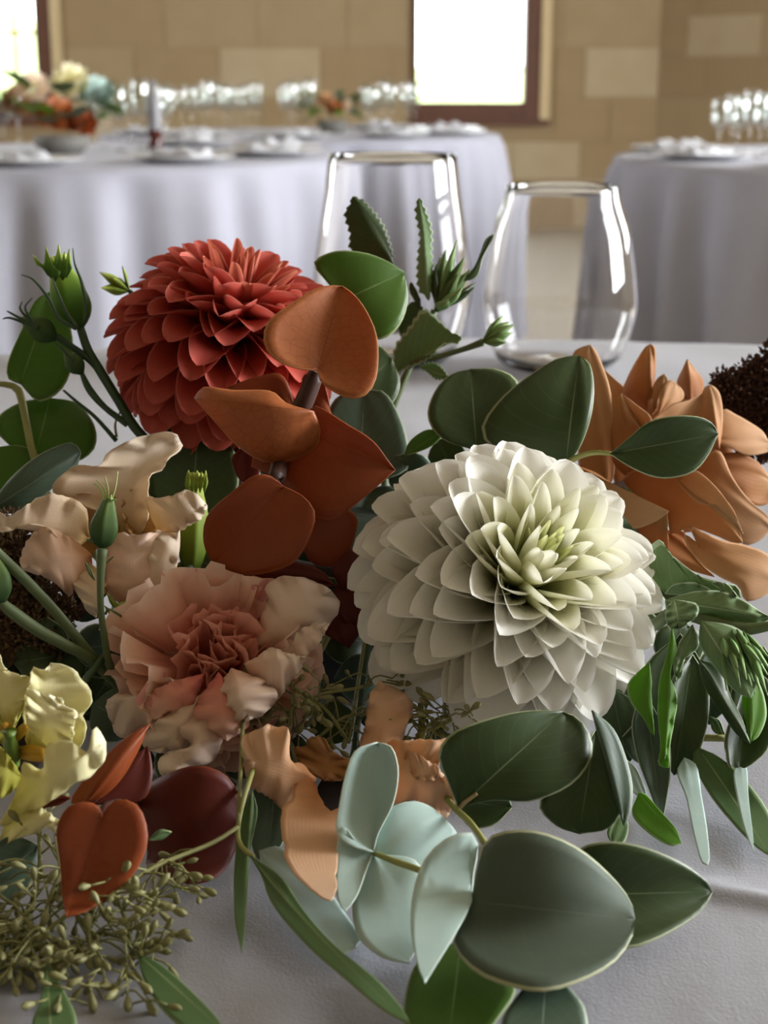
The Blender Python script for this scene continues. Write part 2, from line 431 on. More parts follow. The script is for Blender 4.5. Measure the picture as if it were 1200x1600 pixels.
# window openings in the back wall
w2x0, w2z0 = px_wall(643, 188); w2x1, _ = px_wall(857, 188)
w1x1, _ = px_wall(104, 188); w1x0 = w1x1 - (w2x1 - w2x0); WTOP = 2.15
CX = px_wall(1030, 100)[0]        # corner with the slanted wall
wb = box_obj('wall_back', [(-4.5, w1x0, WY, WY + .35, 0, 3.4), (w1x0, w1x1, WY, WY + .35, 0, w2z0), (w1x0, w1x1, WY, WY + .35, WTOP, 3.4),
     (w1x1, w2x0, WY, WY + .35, 0, 3.4), (w2x0, w2x1, WY, WY + .35, 0, w2z0), (w2x0, w2x1, WY, WY + .35, WTOP, 3.4), (w2x1, CX + .3, WY, WY + .35, 0, 3.4)], M['mortar'])
tag(wb, kind='structure')
# stones of the wall: one bevelled block mesh per colour, shared
def stone_mesh(mat):
    v, f = [], []
    b = .06
    ring = [(-.5, -.5), (.5, -.5), (.5, .5), (-.5, .5)]
    for (k, y) in ((1.0, 0.0), (1.0, -.7), (1 - b, -1.0)):
        v += [(x * k, y, z * (k if k == 1 else 1 - b * 1.6)) for x, z in ring]
    for i in range(2):
        for j in range(4): f.append((i * 4 + j, i * 4 + (j + 1) % 4, (i + 1) * 4 + (j + 1) % 4, (i + 1) * 4 + j))
    f.append((8, 9, 10, 11))
    return mesh_data('stone', v, f, mat, None, False)
STONES = [stone_mesh(M[m]) for m in ('stone', 'stone', 'stone_mid', 'stone_light')]
def lay_stones(wall, length, place, skip, seed, zmax=2.5):
    r = random.Random(seed); z = 0.02
    while z < zmax:
        h = r.choice((.24, .27, .3)); x = -r.uniform(0, .4)
        while x < length:
            w = r.uniform(.36, .78); x0, x1 = max(x, 0), min(x + w, length)
            segs = [(x0, x1)]
            for (a, b, c, d) in skip:
                if z + h > c and z < d:
                    segs = [q for (p0, p1) in segs for q in ((p0, min(p1, a)), (max(p0, b), p1)) if q[1] - q[0] > .05]
            for p0, p1 in segs:
                o = link('stone', r.choice(STONES), wall)
                place(o, (p0 + p1) / 2, z + h / 2); o.scale = (p1 - p0 - .006, .005 + r.uniform(0, .004), h - .006)
            x += w
        z += h
def place_back(o, x, z): o.location = (x - 4.5, WY, z)
skips = [(w1x0 - .02 + 4.5, w1x1 + .02 + 4.5, w2z0 - .02, WTOP + .02), (w2x0 - .02 + 4.5, w2x1 + .02 + 4.5, w2z0 - .02, WTOP + .02), (0, 1.3, 0, 4)]
lay_stones(wb, CX + 4.5, place_back, skips, 5)
# slanted wall on the right, from the corner towards the side wall
A0, A1 = Vector((CX, WY, 0)), Vector((4.5, 6.6, 0)); dv = (A1 - A0); LEN = dv.length; du = dv.normalized(); dn = Vector((du.y, -du.x, 0))
if dn.y > 0: dn = -dn
ang = math.atan2(du.y, du.x)
sv = [A0, A1, A1 - dn * .35, A0 - dn * .35]; sv = sv + [p + Vector((0, 0, 3.4)) for p in sv]
ws = world_mesh('wall_right', sv, [(0, 1, 5, 4), (1, 2, 6, 5), (2, 3, 7, 6), (3, 0, 4, 7), (4, 5, 6, 7), (3, 2, 1, 0)], M['mortar'], None, None, False)
tag(ws, kind='structure')
def place_slant(o, x, z):
    o.location = A0 + du * x + Vector((0, 0, z)); o.rotation_euler = (0, 0, ang)
lay_stones(ws, LEN, place_slant, [], 9)
# side and rear walls with window openings (lit from the area lights standing in them)
def side_wall(name, X, out, ops, y0, y1):
    x0, x1 = (X, X + .35) if out > 0 else (X - .35, X)
    lst, y = [], y0
    for (a, b, c, d) in ops:
        lst += [(x0, x1, y, a, 0, 3.4), (x0, x1, a, b, 0, c), (x0, x1, a, b, d, 3.4)]; y = b
    lst.append((x0, x1, y, y1, 0, 3.4))
    tag(box_obj(name, lst, M['plaster']), kind='structure')
side_wall('wall_side_right', 4.5, 1, [(.25, 2.15, .95, 2.85), (3.9, 5.3, .95, 2.85)], -4.3, 6.6)
side_wall('wall_left', -4.5, -1, [(4.45, 5.95, 1.05, 2.95)], -4.3, 10.3)  # left opening frames the added fill lamp
tag(box_obj('wall_front', [(-4.5, 4.5, -4.65, -4.3, 0, 3.4)], M['plaster']), kind='structure')
# the two windows in view
def window(name, x0, x1, z0, z1, bars):
    w = bpy.data.objects.new(name, None); COL.objects.link(w); w.location = ((x0 + x1) / 2, WY, z0); w['kind'] = 'structure'
    px = (x1 - x0) / 214.0
    xl, xr = x0 + 8 * px, x0 + 174 * px; zb = z0 + 27 * px
    box_obj('stile', [(x0, xl, WY - .03, WY + .12, z0, z1)], M['wood'], w)
    box_obj('stile', [(xr, x1 - 15 * px, WY - .03, WY + .12, z0, z1)], M['wood'], w)
    box_obj('bottom_rail', [(xl, xr, WY - .02, WY + .12, z0 + .005, zb)], M['wood'], w)
    box_obj('top_rail', [(xl, xr, WY - .02, WY + .12, z1 - .1, z1)], M['wood'], w)
    box_obj('sill', [(x0 - .02, x1, WY - .06, WY + .02, z0 - .03, z0 + .005)], M['wood'], w)
    box_obj('edge_strip', [(x1 - 15 * px, x1, WY - .05, WY + .1, z0 + .006, z1)], M['wood_lit'], w)
    g = world_mesh('pane', [(xl, WY + .07, zb), (xr, WY + .07, zb), (xr, WY + .07, z1 - .1), (xl, WY + .07, z1 - .1)], [(0, 1, 2, 3)], M['pane'], w, None, False)
    if bars:
        xm = xl + (xr - xl) * .78
        box_obj('glazing_bar', [(xm - .012, xm + .012, WY + .05, WY + .09, zb, z1 - .1)], M['wood_lit'], w)
        for zz in (zb + .42, zb + .84):
            box_obj('glazing_bar', [(xl, xm - .012, WY + .05, WY + .09, zz - .012, zz + .012)], M['wood_lit'], w)
            box_obj('glazing_bar', [(xm + .012, xr, WY + .05, WY + .09, zz - .012, zz + .012)], M['wood_lit'], w)
    return w
window('window_1', w1x0, w1x1, w2z0, WTOP, True)
window('window_2', w2x0, w2x1, w2z0, WTOP, False)
# outside
tag(box_obj('lawn', [(-30, 30, 10.6, 60, -.3, -.1)], M['lawn']), 'lawn coloured overexposed pale outside the windows', 'grass', kind='stuff')
def hedge(x, y, wdt, h, label, seed):
    r = random.Random(seed); v, f = [], []
    nu, nv = 28, 14
    for i in range(nv + 1):
        for j in range(nu):
            a = 6.283 * j / nu; b = math.pi * .5 * i / nv
            k = 1 + r.uniform(-.12, .12)
            v.append((x + wdt * math.cos(a) * (math.cos(b) ** .4) * k, y + .8 * math.sin(a) * (math.cos(b) ** .4) * k, -.101 + h * math.sin(b) * k))
    for i in range(nv):
        for j in range(nu): f.append((i * nu + j, i * nu + (j + 1) % nu, (i + 1) * nu + (j + 1) % nu, (i + 1) * nu + j))
    tag(world_mesh('hedge', v, f, M['hedge']), label, 'hedge')
hedge(-4.6, 17, 2.2, 1.55, 'glare-pale green hedge outside the window with glazing bars', 3)
hedge(1.6, 18, 2.3, 1.08, 'low glare-pale hedge along the bottom of the plain window', 4)

# ------------------------------------------------------------------ tables with cloths
def round_cloth(name, cx, cy, r, label, seed, mat, hem=0.02, folds=22, ridge=True):
    rr = random.Random(seed); v, f = [], []
    nth = 240; ph = [rr.uniform(0, 6.28) for _ in range(6)]
    rings = [(.02, 0), (.5, 0), (.9, 0), (.975, 0), (.993, -.004), (1.0, -.014), (1.006, -.04), (1.015, -.1)] + [(None, -k) for k in (.18, .28, .38, .48, .58, .68)] + [(None, -(TABLE_Z - hem))]
    for (k, z) in rings:
        for j in range(nth):
            a = 6.28319 * j / nth
            g = max(0.0, -z) / .73
            wv = math.sin(folds * a + 1.5 * math.sin(3 * a + ph[0]) + ph[1]) * .6 + math.sin(folds * .5 * a + ph[2]) * .4 + .3 * math.sin(folds * 1.7 * a + ph[3])
            q = (k if k else 1.02 + .03 * g) * r + (.06 * g ** .45 * wv if z < -.02 else 0)
            v.append((cx + q * math.cos(a), cy + q * math.sin(a), TABLE_Z + z))
    for i in range(len(rings) - 1):
        for j in range(nth): f.append((i * nth + j, i * nth + (j + 1) % nth, (i + 1) * nth + (j + 1) % nth, (i + 1) * nth + j))
    f.append(tuple(range(nth)))
    return tag(world_mesh(name, v, f, mat), label, 'tablecloth')
def table(cx, cy, r, label):
    t = thing('round_table', label, 'table', (cx, cy, 0))
    v, f, u = lathe([(.01, TABLE_Z - .03), (r - .01, TABLE_Z - .03), (r - .01, TABLE_Z - .004), (.01, TABLE_Z - .004)], 48)
    link('tabletop', mesh_data('tabletop', v, f, M['table_wood'], u, False), t)
    for a in (45, 135, 225, 315):
        x, y = .6 * r * math.cos(math.radians(a)), .6 * r * math.sin(math.radians(a))
        bv, bf = boxes([(x - .025, x + .025, y - .025, y + .025, 0, TABLE_Z - .03)])
        link('leg', mesh_data('leg', bv, bf, M['table_wood'], None, False), t)
TA = (-.85, 4.1, .75); TB = (-.3, 5.7, .72); TC = (1.38, 3.94, .8); TN = (.05, .33, .80)
table(*TA, 'round table under the cloth set with the grey sleeved bottle'); table(*TB, 'round table under the cloth below the plain window')
table(*TC, 'round table under the cloth near the slanted wall'); table(*TN, 'round table under the cloth that carries the big flower arrangement')
round_cloth('tablecloth', *TA, 'white draped cloth on the far table with the bottle and copper flowers', 1, M['cloth_far'])
round_cloth('tablecloth', *TB, 'white draped cloth on the farthest table below the plain window', 2, M['cloth_far'])
round_cloth('tablecloth', *TC, 'white draped cloth on the far table near the slanted wall', 3, M['cloth_far'])
# near cloth: top as a fine grid with ironed creases, then the skirt
def near_cloth():
    cx, cy, r = TN; v, f = [], []
    nr, nth = 90, 360
    def top(x, y):
        z = 0
        z += .0022 * math.exp(-((y - (.325 - .42 * (x - .075))) / .004) ** 2)        # crease running to the right
        z += .0016 * math.exp(-((y - (.44 - .1 * (x - .05))) / .004) ** 2)
        z += .0012 * math.exp(-((x + .16 - .1 * y) / .004) ** 2)
        z += .0006 * math.sin(23 * x + 9 * y) * math.sin(17 * y - 5 * x) + .0003 * math.sin(70 * x + 31 * y)
        return z
    for i in range(nr + 1):
        q = r * (i / nr) ** .8
        for j in range(nth):
            a = 6.28319 * j / nth; x, y = cx + q * math.cos(a), cy + q * math.sin(a)
            v.append((x, y, TABLE_Z + top(x, y) + .0004))
    for z in (.01, .04, .1, .2, .35, .5, .65, .73):
        for j in range(nth):
            a = 6.28319 * j / nth; q = r + .012 + .05 * (z / .73) ** .7 * math.sin(24 * a + 1.4 * math.sin(5 * a)) + .03 * z
            v.append((cx + q * math.cos(a), cy + q * math.sin(a), TABLE_Z - z))
    R_ = nr + 1 + 8
    for i in range(R_ - 1):
        for j in range(nth): f.append((i * nth + j, i * nth + (j + 1) % nth, (i + 1) * nth + (j + 1) % nth, (i + 1) * nth + j))
    tag(world_mesh('tablecloth', v, f, M['cloth']), 'white creased cloth lying under the flower arrangement', 'tablecloth')
near_cloth()

# ------------------------------------------------------------------ near glasses
def stemless(x, Y, hgt, rmax, rrim, label):
    w = .0010
    outer = [(.002, .0), (.55 * rmax, .0), (.66 * rmax, .002), (.80 * rmax, .008 * hgt / .12), (.93 * rmax, .2 * hgt), (rmax, .33 * hgt), (.985 * rmax, .46 * hgt),
             (.93 * rmax, .62 * hgt), (.86 * rmax, .78 * hgt), (rrim * 1.03, .93 * hgt), (rrim, hgt)]
    outer = [tuple(p) for p in catmull(outer[2:], 26)]
    inner = [(max(.001, r - w), max(z, .006)) for r, z in outer[::-1]]
    inner = [p for p in inner if p[1] > .0061] 
    prof = [(.0005, .0015), (.4 * rmax, .001), (.55 * rmax, 0)] + outer + [(rrim - w * .5, hgt + w * .35)] + inner + [(.5 * rmax, .0065), (.2 * rmax, .006), (.0005, .006)]
    v, f, u = lathe(prof, 72)
    o = link('stemless_glass', mesh_data('stemless_glass', v, f, M['glass'], u), None, (x, Y, TABLE_Z + .0012))
    tag(o, label, 'glass')
stemless((613 - 600) / FPX * 1.04, 1.025, .137, .0528, .0415, 'tall stemless wine glass standing behind the coral dahlia')
stemless((870 - 600) / FPX * 1.02, 1.006, .1185, .0508, .0362, 'shorter stemless wine glass standing behind the tan rose')

# ------------------------------------------------------------------ things on the far tables
GV, GF, GU = lathe([(.0005, .003), (.03, .001), (.033, .0), (.033, .002), (.02, .004), (.005, .008), (.0035, .02), (.0035, .075), (.006, .085), (.02, .096), (.031, .118), (.034, .14), (.032, .165), (.0285, .19),
                    (.0277, .19), (.0312, .165), (.0332, .14), (.030, .119), (.019, .098), (.003, .089), (.0005, .0885)], 28)
wine_me = mesh_data('wine_glass', GV, GF, M['glass_far'], GU)
def far_pt(x, y):      # point of the far table tops under pixel (x, y)
    v = (800 - y) / FPX; d = .185 / (SP - v * CP); return P(x, y, d)
def put_glass(x, y, s, label, group):
    p = far_pt(x, y); o = link('wine_glass', wine_me, None, (p.x, p.y, TABLE_Z)); o.scale = (s * RNG.uniform(.68, .84),) * 2 + (s * RNG.uniform(.86, 1.06),)
    tag(o, label, 'glass', group)
la = 'clear stemmed wine glass on the table with the grey sleeved bottle'
for (x, y) in [(8, 240), (30, 226), (160, 232), (172, 218), (188, 236), (204, 222), (222, 236), (262, 228), (150, 222), (256, 218)]:
    put_glass(x, y, .98, la, 'glasses on the table with the bottle')
lb = 'clear stemmed wine glass on the farthest table below the plain window'
for (x, y) in [(284, 207), (300, 211), (316, 206), (326, 212), (338, 208), (352, 211), (362, 206), (376, 209), (388, 207), (402, 210), (444, 208), (456, 212), (470, 207), (484, 211), (572, 206), (582, 210), (598, 208), (612, 206), (634, 209), (648, 206)]:
    put_glass(x, y - 2, .97, lb, 'glasses on the farthest table')
lc = 'clear stemmed wine glass on the table near the slanted wall'
for (x, y) in [(1122, 246), (1142, 240), (1152, 248), (1170, 242), (1186, 247), (1198, 240)]:
    put_glass(x, y, .82, lc, 'glasses near the slanted wall')
# plates and folded napkins
PV, PF, PU = lathe([(.0005, .002), (.075, .002), (.085, .006), (.125, .016), (.128, .019), (.124, .019), (.085, .009), (.0005, .006)], 40)
plate_me = mesh_data('dinner_plate', PV, PF, M['china'], PU)
def napkin_mesh():
    v, f = [], []
    nx, ny = 12, 8
    for k in (0, 1):
        for i in range(nx + 1):
            for j in range(ny + 1):
                x, y = (i / nx - .5) * .2, (j / ny - .5) * .11
                z = (.016 + .012 * math.sin(i * .9) * math.cos(j * .5) + .008 * math.sin(j * 1.3)) if k else 0
                v.append((x, y, max(0, z) + (.004 if k else 0)))
    w = ny + 1; o2 = (nx + 1) * w
    for i in range(nx):
        for j in range(ny):
            a = i * w + j; f.append((a, a + 1, a + w + 1, a + w)); f.append((o2 + a, o2 + a + w, o2 + a + w + 1, o2 + a + 1))
    ed = [i * w for i in range(nx + 1)] + [nx * w + j for j in range(1, ny + 1)] + [i * w + ny for i in range(nx - 1, -1, -1)] + [j for j in range(ny - 1, 0, -1)]
    for a, b in zip(ed, ed[1:] + ed[:1]): f.append((a, b, o2 + b, o2 + a))
    return mesh_data('napkin', v, f, M['napkin'])
nap_me = napkin_mesh()
for (T, angs, lbl) in [(TA, (205, 240, 275, 310, 345, 20, 60), 'on the table with the grey sleeved bottle'), (TB, (200, 235, 270, 305, 340, 20, 60), 'on the farthest table below the plain window'), (TC, (160, 195, 230, 265), 'on the table near the slanted wall')]:
    for a in angs:
        x = T[0] + (T[2] - .16) * math.cos(math.radians(a)); y = T[1] + (T[2] - .16) * math.sin(math.radians(a))
        tag(link('dinner_plate', plate_me, None, (x, y, TABLE_Z)), 'white china plate ' + lbl, 'plate', 'plates ' + lbl)
        n_ = tag(link('napkin', nap_me, None, (x, y, TABLE_Z + .0105)), 'folded white napkin on a plate ' + lbl, 'napkin', 'napkins ' + lbl)
        n_.rotation_euler = (0, 0, math.radians(a + 20)); n_.scale = (.62, .7, .7)
# bottle
p = far_pt(243, 236)
bt = thing('bottle', 'slim bottle with dark red base and grey sleeve', 'bottle', (p.x, p.y, TABLE_Z))
v, f, u = lathe([(.0005, 0), (.018, 0), (.02, .004), (.02, .055), (.0005, .056)], 20); link('bottle_base', mesh_data('bottle_base', v, f, M['bottle'], u), bt)
v, f, u = lathe([(.0195, .055), (.0195, .12), (.016, .14), (.009, .155), (.008, .185), (.0005, .186)], 20); link('sleeve', mesh_data('sleeve', v, f, M['bottle_top'], u), bt)
# far centrepieces: low bowl, round blooms and leaves
def blob_bloom(parent, name, c, r, mat, seed):
    rr = random.Random(seed); v, f, uv = [], [], []
    for k in range(26):
        z = 1 - 1.5 * (k + .5) / 26; a = 2.39996 * k; q = math.sqrt(max(0, 1 - z * z))
        d = Vector((q * math.cos(a), q * math.sin(a), z)); n1 = d.orthogonal().normalized(); n2 = d.cross(n1)
        b0 = len(v); w = r * .42
        for i in range(4):
            for j in range(3):
                s = (j - 1); ww = w * math.sin(math.pi * min(.9, .15 + i * .27))
                v.append(Vector(c) + d * r * (.35 + .6 * i / 3 + .08 * rr.random()) + n1 * s * ww + n2 * (i / 3) ** 2 * r * .3 + d * abs(s) * -.12 * r); uv.append((i / 3, j / 2))
        for i in range(3):
            for j in range(2): q0 = b0 + i * 3 + j; f.append((q0, q0 + 1, q0 + 4, q0 + 3))
    return world_mesh(name, v, f, mat, parent, uv)
def far_centre(px, py, label, s, mats, seed):
    p = far_pt(px, py); rr = random.Random(seed)
    t = thing('centrepiece', label, 'flowers', (p.x, p.y, TABLE_Z))
    v, f, u = lathe([(.0005, 0), (.04 * s, 0), (.055 * s, .02), (.06 * s, .045), (.05 * s, .045), (.0005, .04)], 24); link('bowl', mesh_data('bowl', v, f, M['bowl_grey'], u), t)
    for k, (dx, dy, dz, r, m) in enumerate(mats):
        blob_bloom(t, 'bloom', (p.x + dx * s, p.y + dy * s, TABLE_Z + dz * s), r * s, M[m], seed + k)
    for k in range(34):
        a = rr.uniform(0, 6.28); L = rr.uniform(.05, .09) * s; c = Vector((p.x, p.y, TABLE_Z + .06 * s)) + Vector((math.cos(a), math.sin(a) * .8, rr.uniform(.0, .9))) * .08 * s
        d = Vector((math.cos(a), math.sin(a), rr.uniform(-.4, .8))).normalized(); n1 = d.cross(Vector((0, 0, 1))).normalized(); up = n1.cross(d)
        v, uv = [], []
        for i in range(5):
            for j in range(3):
                ww = L * .3 * math.sin(math.pi * min(.97, .06 + i * .23)); v.append(c + d * L * i / 4 + n1 * (j - 1) * ww + up * (-.15 * L * (i / 4) ** 2 + .1 * ww * abs(j - 1))); uv.append((i / 4, j / 2))
        f = [(i * 3 + j, i * 3 + j + 1, i * 3 + j + 4, i * 3 + j + 3) for i in range(4) for j in range(2)]
        world_mesh('leaf', v, f, M[rr.choice(('leaf_dark', 'leaf_green', 'leaf_slate', 'leaf_grey'))], t, uv)
far_centre(98, 240, 'low flower centrepiece with copper and cream blooms beside the grey sleeved bottle', 1.25, [(.0, -.04, .075, .045, 'rust'), (.05, -.03, .06, .035, 'rust_deep'), (-.05, -.03, .13, .04, 'cream'), (.02, .02, .14, .045, 'yellow_pale'), (-.09, 0, .1, .04, 'rose'), (.07, .03, .12, .04, 'leaf_silver')], 31)
far_centre(520, 208, 'low flower centrepiece with one orange bloom on the farthest table', 0.95, [(.01, -.05, .09, .035, 'rust'), (-.03, .02, .12, .035, 'rose'), (.05, .02, .1, .03, 'cream')], 41)

# ------------------------------------------------------------------ the arrangement
BC = P(600, 1060, .505); BC.z = TABLE_Z + .002
bw = thing('flower_bowl', 'dark low bowl hidden under the flower arrangement', 'bowl', BC)  # unseen bowl added to hold the stems and darken gaps between blooms
v, f, u = lathe([(.0005, .0), (.03, .0), (.042, .008), (.046, .03), (.045, .045), (.042, .045), (.04, .03), (.0005, .022)], 40)
link('bowl_body', mesh_data('bowl_body', v, f, M['bowl'], u), bw)
v, f, u = lathe([(.0005, .05), (.025, .05), (.036, .045), (.039, .034), (.038, .026), (.0005, .026)], 40)
link('foam', mesh_data('foam', v, f, M['foam'], u), bw)
def stem_root(x, y=0.0):
    """a point in the foam under the given offsets (metres)"""
    return Vector((BC.x + x, BC.y + y, TABLE_Z + .045))
def sprig(name, label, cat, x=0.0, y=0.0, group=None):
    return thing(name, label, cat, stem_root(x, y), group)
def to_root(t, pt, mat, r=.0014, bend=None, name='stem'):
    """a stem from the foam to a point"""
    a = root_of(t); b = Vector(pt); m_ = (a + b) / 2 + (Vector(bend) if bend else Vector((0, 0, .004)))
    return tube(t, name, M[mat], [a, m_, b], [r * 1.1, r, r * .9])

# ---- dahlias
def dahlia_petal(L, W, roll0, roll1, bend, rng, mat, flare=0.0, point=.12, nl=11, nw=4):
    verts, uv = [], []
    y = z = 0.0; ang_ = 0.0; pts = []
    for i in range(nl + 1):
        t = 1 - (1 - i / nl) ** 1.7; dl = (1 - (1 - min(1, (i + 1) / nl)) ** 1.7) - t; pts.append((y, z, ang_))
        ang_ = bend * t + flare * max(0, t - .6) ** 2 * 6
        y += math.cos(ang_) * L * dl; z += math.sin(ang_) * L * dl
    for i in range(nl + 1):
        t = 1 - (1 - i / nl) ** 1.7
        if t < .62: w = W * (.34 + .66 * math.sin(t / .62 * math.pi / 2))
        else: w = W * math.sqrt(max(0, 1 - ((t - .62) / .38) ** 2.2)) * (1 - point * (t - .62) / .38)
        roll = roll0 + (roll1 - roll0) * t
        yy, zz, a = pts[i]
        for j in range(-nw, nw + 1):
            s = j / nw; q = s * roll
            x = w * math.sin(q) / max(roll, .05); h = w * (1 - math.cos(q)) / max(roll, .05)
            x *= 1 + rng.uniform(-.03, .03)
            verts.append((x, yy - math.sin(a) * h, zz + math.cos(a) * h)); uv.append((t, s * .5 + .5))
    k = 2 * nw + 1
    faces = [(i * k + j, i * k + j + 1, (i + 1) * k + j + 1, (i + 1) * k + j) for i in range(nl) for j in range(k - 1)]
    return mesh_data('petal', verts, faces, mat, uv)

def frame_mat(pos, d, n, scale=1.0, spin=0.0):
    y = d.normalized(); z = (n - n.dot(y) * y).normalized(); x = y.cross(z)
    m = Matrix((x, y, z)).transposed().to_4x4()
    return Matrix.Translation(pos) @ m @ Matrix.Rotation(spin, 4, 'Y') @ Matrix.Scale(scale, 4)

def dahlia(t, center, axis, R, N, thmax, spec, seed, expo=.6, r0=.16, flat=.3, jit=.05):
    """spec(theta in degrees) -> dict for dahlia_petal"""
    rng = random.Random(seed); axis = axis.normalized(); ex = axis.orthogonal().normalized(); ey = axis.cross(ex)
    off = root_of(t); variants = {}
    for i in range(N):
        th = thmax * ((i + .5) / N) ** expo; phi = 2.399963 * i + rng.uniform(-jit, jit)
        th += rng.uniform(-2, 2)
        key = (int(th // 9), rng.randrange(3))
        if key not in variants:
            sp = spec(key[0] * 9 + 4.5, rng); variants[key] = (dahlia_petal(rng=rng, **sp), sp['bend'])
        thr = math.radians(max(1, th)) + min(0, variants[key][1]) * .5
        d = axis * math.cos(thr) + (ex * math.cos(phi) + ey * math.sin(phi)) * math.sin(thr)
        n = axis - d * d.dot(axis) if th < 90 else (axis - d * d.dot(axis))
        if n.length < 1e-4: n = ex
        o = link('petal', variants[key][0], t)
        base = center + d * R * r0 * .9 - axis * R * flat * .3
        o.matrix_local = Matrix.Translation(-off) @ frame_mat(base, d, n, rng.uniform(.95, 1.05), rng.uniform(-.13, .13))

GIRTH[0] = 1.0
# white dahlia
WC = P(799, 920, .425); WR = 212 / FPX * .425
wt = sprig('white_dahlia', 'large creamy white dahlia with a greenish centre', 'flower', .02, -.01)
def white_spec(th, rng):
    j = rng.uniform
    if th < 11: return dict(L=WR * (.66 + .006 * th), W=WR * .034, roll0=2.2, roll1=2.0, bend=.9, mat=M['white_eye'], point=.3)
    if th < 24: return dict(L=WR * (.74 + .004 * (th - 11)), W=WR * (.055 + .006 * (th - 11)), roll0=1.9, roll1=1.6, bend=.35, mat=M['white_eye'] if th < 16 else M['white_mid'], point=.3)
    if th < 45: return dict(L=WR * (.82 + .003 * (th - 24)), W=WR * (.145 + .0048 * (th - 24)), roll0=1.7, roll1=1.35 + j(-.4, .5), bend=-.1 + j(-.2, .2), mat=M['white_mid'], point=.3)
    if th < 68: return dict(L=WR * (.89 + .003 * (th - 45)), W=WR * (.25 + .0024 * (th - 45)), roll0=1.5, roll1=1.05 + j(-.5, .6), bend=-.35 + j(-.3, .3), mat=M['white_petal'], point=.28)
    return dict(L=WR * (.98 + .0022 * (th - 68)), W=WR * (.30 + .0012 * (th - 68)), roll0=1.2, roll1=.7 + j(-.45, .7), bend=-.42 + j(-.3, .35), mat=M['white_petal'], point=.25, flare=-.1)
WAX = camdir(.34, .50, .80)
dahlia(wt, WC, WAX, WR, 165, 114, white_spec, 11, .72, flat=.2, jit=.14)
revolve_axis(wt, 'calyx', M['stem'], WC - WAX * WR * .62, WC - WAX * WR * .1, [(0, .002), (.2, .008), (.6, .011), (1, .009)])
to_root(wt, WC - WAX * WR * .6, 'stem', .003)

# coral dahlia
RC = P(354, 536, .50); RR = 160 / FPX * .50
rt = sprig('coral_dahlia', 'ball shaped coral red dahlia seen from the side', 'flower', -.03, .01)
def red_spec(th, rng):
    j = rng.uniform
    if th < 16: return dict(L=RR * (.80 + .003 * th), W=RR * .065, roll0=2.3, roll1=1.9, bend=.4, mat=M['red_mid'], point=.3)
    if th < 40: return dict(L=RR * (.86 + .003 * (th - 16)), W=RR * (.10 + .004 * (th - 16)), roll0=2.1, roll1=1.6 + j(-.3, .7), bend=.0 + j(-.15, .15), mat=M['red_mid'], point=.2)
    if th < 62: return dict(L=RR * (.95 + .002 * (th - 40)), W=RR * (.22 + .0014 * (th - 40)), roll0=1.6, roll1=1.3 + j(-.4, .6), bend=-.5 + j(-.2, .2), mat=M['red_petal'], point=.15)
    return dict(L=RR * (1.02 + .0004 * (th - 62)), W=RR * (.25 + .0004 * (th - 62)), roll0=1.3, roll1=.9 + j(-.3, .4), bend=-1.0 + j(-.2, .25), mat=M['red_petal'], point=.15, flare=-.1)
RAX = camdir(.25, .88, .40)
dahlia(rt, RC, RAX, RR, 195, 150, red_spec, 23, .68, flat=.1, jit=.12)
to_root(rt, RC - RAX * RR * .4, 'stem_dark', .0028)

# ---- traced frames (crops in which the outlines were read)
cA, cB, cC, cD, cE = fr(0, 350, 2.857), fr(150, 350, 2.353), fr(480, 220, 2.264), fr(520, 660, 2.222), fr(860, 520, 3.529)
cF, cG, cH, cI, cJ = fr(0, 660, 3), fr(150, 860, 2.927), fr(0, 1000, 3), fr(360, 1060, 3), fr(0, 1240, 3)
cK, cM = fr(620, 1100, 2.353), fr(900, 840, 3.077)

# ---- tan rose
ro = sprig('garden_rose', 'large tan brown garden rose with folded petals', 'flower', .04, .02)
def rp(mat, base, tip, l, r, db, dt, cup=0, bow=0, **k):
    k = {**dict(ruf=.0006, rf=1.3, und=.0005, n=22, m=8, lip=.0, cross=RNG.uniform(-.7, .7)), **k, 'cup': cup * .18, 'bow': bow * .55}
    blade(ro, 'petal', M[mat], base, tip, l, r, db, dt, cE, **k)
# backing cup so that no gaps open between the petals
rp('rose_deep', (640, 1120), (640, 330), [(420, 980), (330, 700), (360, 420), (480, 350)], [(900, 1050), (1020, 800), (960, 520), (820, 360)], .54, .545, bow=-.012, cup=.012)
rp('rose', (300, 880), (215, 66), [(170, 780), (150, 600), (130, 300), (118, 130), (160, 85)], [(352, 780), (350, 560), (332, 330), (290, 190), (250, 100)], .505, .52, bow=.006, cup=-.010)
rp('rose', (400, 480), (300, 205), [(330, 400), (290, 300)], [(440, 400), (410, 310), (360, 260)], .535, .54, cup=-.004)
rp('rose_deep', (545, 450), (548, 64), [(480, 400), (400, 335), (425, 250), (480, 145), (520, 85)], [(560, 360), (575, 250), (580, 150), (574, 80)], .525, .53, bow=.004, cup=-.006, fold=-.002)
rp('rose', (560, 455), (628, 226), [(536, 420), (550, 340), (585, 260)], [(590, 410), (615, 320), (645, 262)], .522, .525, cup=-.003)
rp('rose', (590, 455), (690, 275), [(590, 380), (615, 310), (650, 262)], [(660, 400), (725, 372), (735, 335), (715, 300)], .518, .525, bow=.003, cup=-.005)
rp('rose_deep', (775, 380), (755, 146), [(725, 345), (698, 278), (730, 200)], [(830, 350), (842, 268), (800, 205)], .525, .532, fold=-.005, cup=-.002)
rp('rose', (650, 600), (840, 335), [(560, 500), (600, 450), (680, 395), (760, 372)], [(740, 540), (800, 480), (828, 420)], .508, .515, bow=.004, cup=.004)
rp('rose_deep', (430, 800), (385, 335), [(350, 720), (338, 550), (335, 365)], [(560, 700), (565, 560), (550, 465), (470, 400)], .502, .512, bow=.006, cup=-.006)
